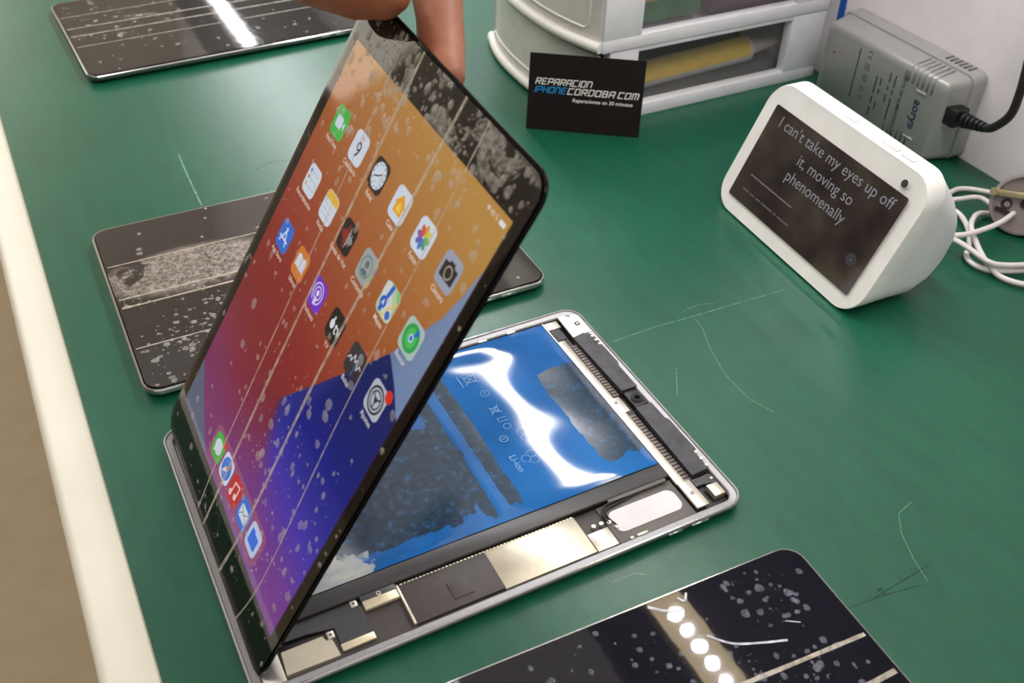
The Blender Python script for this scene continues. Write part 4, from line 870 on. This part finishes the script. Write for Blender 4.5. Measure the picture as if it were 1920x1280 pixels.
hole = slab('screw_hole', circ(-0.0100, -0.0020, 0.0036, 20), -0.0009, 0.0004, mat('dark_hole', (40, 34, 34), 0.5), ad); slab('screw_head', circ(-0.0096, -0.0024, 0.0020, 14), 0.0003, 0.0009, AG, hole)
box('slot', -0.0150, -0.0020, -0.0100, -0.0075, -0.0009, 0.0006, mat('dark_hole', (40, 34, 34)), ad, M=Matrix.Rotation(-0.12, 4, 'Z'))
slab('screw_hole', circ(0.0010, 0.0010, 0.0030, 18), -0.0009, 0.0004, mat('dark_hole', (40, 34, 34)), ad)

# ------------------------------------------------------------------ hand holding the screen's top corner
def skin_mat():
    m, N, L, p = new_mat('skin')
    c = ramp(N, L, noise(N, L, 55, 4), [(0.3, lin((138, 82, 56))), (0.7, lin((166, 104, 74)))])
    L.new(c, p.inputs['Base Color']); p.inputs['Roughness'].default_value = 0.5
    p.inputs['Subsurface Weight'].default_value = 0.12; p.inputs['Subsurface Radius'].default_value = (0.006, 0.002, 0.001); p.inputs['Subsurface Scale'].default_value = 0.6
    L.new(bump(N, L, noise(N, L, 420, 3, stretch=(1, 1, 2.4)), 0.25, 0.0006), p.inputs['Normal']); return m
SKIN = skin_mat()
def HP(a, u, n): return SM @ Vector((a * mm, u * mm, n * mm))      # screen coordinates in millimetres: right, up, out of the glass
H = {'wrist0': (HP(-235, 352, 62), 0.027), 'wrist': (HP(-170, 306, 38), 0.026), 'palm': (HP(-132, 282, 14), 0.019),
     'cmc': (HP(-136, 266, 36), 0.0175), 'th1': (HP(-97, 219, 21), 0.0112), 'th2': (HP(-69, 227, 13.8), 0.0108), 'th3': (HP(-52, 234.2, 11), 0.0098), 'th4': (HP(-46.5, 237, 10.8), 0.0080),
     'in0': (HP(-95, 262, -8), 0.0125), 'in2': (HP(-57, 241, -15), 0.0108), 'in3': (HP(-33.6, 229, -12.6), 0.0097), 'in4': (HP(-14.5, 222.5, -9.4), 0.0076),
     'mi0': (HP(-103, 253, -25), 0.0125), 'mi2': (HP(-70, 226, -32), 0.0104), 'mi3': (HP(-52, 213, -26), 0.0092), 'mi4': (HP(-40, 204, -15), 0.0074),
     'ri0': (HP(-114, 246, -40), 0.0118), 'ri2': (HP(-92, 214, -47), 0.0098), 'ri3': (HP(-76, 200, -40), 0.0088), 'ri4': (HP(-64, 191, -29), 0.0070),
     'pi0': (HP(-127, 243, -52), 0.0105), 'pi2': (HP(-112, 214, -58), 0.0088), 'pi3': (HP(-100, 201, -52), 0.0078), 'pi4': (HP(-90, 193, -43), 0.0064)}
ED = [('wrist0', 'wrist'), ('wrist', 'palm'), ('wrist', 'cmc'), ('palm', 'cmc'), ('cmc', 'th1'), ('th1', 'th2'), ('th2', 'th3'), ('th3', 'th4'), ('cmc', 'in0')]
for f in ('in', 'mi', 'ri', 'pi'): ED += [('palm', f + '0'), ('wrist', f + '0'), (f + '0', f + '2'), (f + '2', f + '3'), (f + '3', f + '4')]
ED += [('in0', 'mi0'), ('mi0', 'ri0'), ('ri0', 'pi0')]
def capsule(p, q, ra, rb, n=16):
    d = (q - p); L_ = d.length; d = d / L_; P = []; R = []
    for k in range(6):
        t = math.pi / 2 * k / 5; P.append(p - d * ra * math.cos(t)); R.append(max(ra * math.sin(t), 1e-4))
    P.append((p + q) / 2); R.append((ra + rb) / 2 * 0.985)
    for k in range(6):
        t = math.pi / 2 * (1 - k / 5); P.append(q + d * rb * math.cos(t)); R.append(max(rb * math.sin(t), 1e-4))
    a = d.orthogonal().normalized(); b = d.cross(a); V = []; Fc = []
    for c, r in zip(P, R):
        for k in range(n): an = 2 * math.pi * k / n; V.append(c + a * (r * math.cos(an)) + b * (r * math.sin(an)))
    for i in range(len(P) - 1):
        for k in range(n): j = (k + 1) % n; Fc.append((i * n + k, i * n + j, (i + 1) * n + j, (i + 1) * n + k))
    Fc.append(tuple(range(n))); Fc.append(tuple((len(P) - 1) * n + k for k in range(n))); return V, Fc
cap = []
for a, b in ED:
    ra, rb = H[a][1], H[b][1]
    if a in ('palm', 'wrist') and b.endswith('0') and b != 'wrist0': ra *= 0.62
    cap.append(capsule(H[a][0], H[b][0], ra, rb))
V, Fc = join_data(cap); ho = obj('hand', V, Fc, SKIN)
md = ho.modifiers.new('remesh', 'REMESH'); md.mode = 'VOXEL'; md.voxel_size = 0.0016
sm_ = ho.modifiers.new('smooth', 'SMOOTH'); sm_.iterations = 8; sm_.factor = 0.5
dg = bpy.context.evaluated_depsgraph_get(); hm = bpy.data.meshes.new_from_object(ho.evaluated_get(dg)); bpy.data.objects.remove(ho)
hand = thing('hand', 'bare left hand pinching the top corner of the lifted screen', 'hand')
link('hand_body', hm, SKIN, hand, True)
# thumb nail
tdir = (H['th4'][0] - H['th2'][0]).normalized(); tn = (NN - tdir * NN.dot(tdir)).normalized(); tb_ = tn.cross(tdir)
upd = (Vector((0, 0, 1)) * 0.75 + tn * 0.65).normalized(); upd = (upd - tdir * upd.dot(tdir)).normalized(); sdv = upd.cross(tdir).normalized()
Cn = H['th3'][0] + tdir * 0.0005; V = []; Fc = []
for i in range(9):
    s = -1 + 2 * i / 8
    for j in range(9):
        q = -1 + 2 * j / 8; an = q * 0.85
        rr = 0.0091 - 0.0016 * max(0, s) ** 2
        V.append(Cn + tdir * (s * 0.0062 * (1 - 0.18 * q * q)) + upd * (rr * math.cos(an)) + sdv * (rr * math.sin(an)))
for i in range(8):
    for j in range(8): a = i * 9 + j; Fc.append((a, a + 1, a + 10, a + 9))
obj('thumb_nail', V, Fc, mat('nail', (206, 150, 132), 0.3), hand, True)
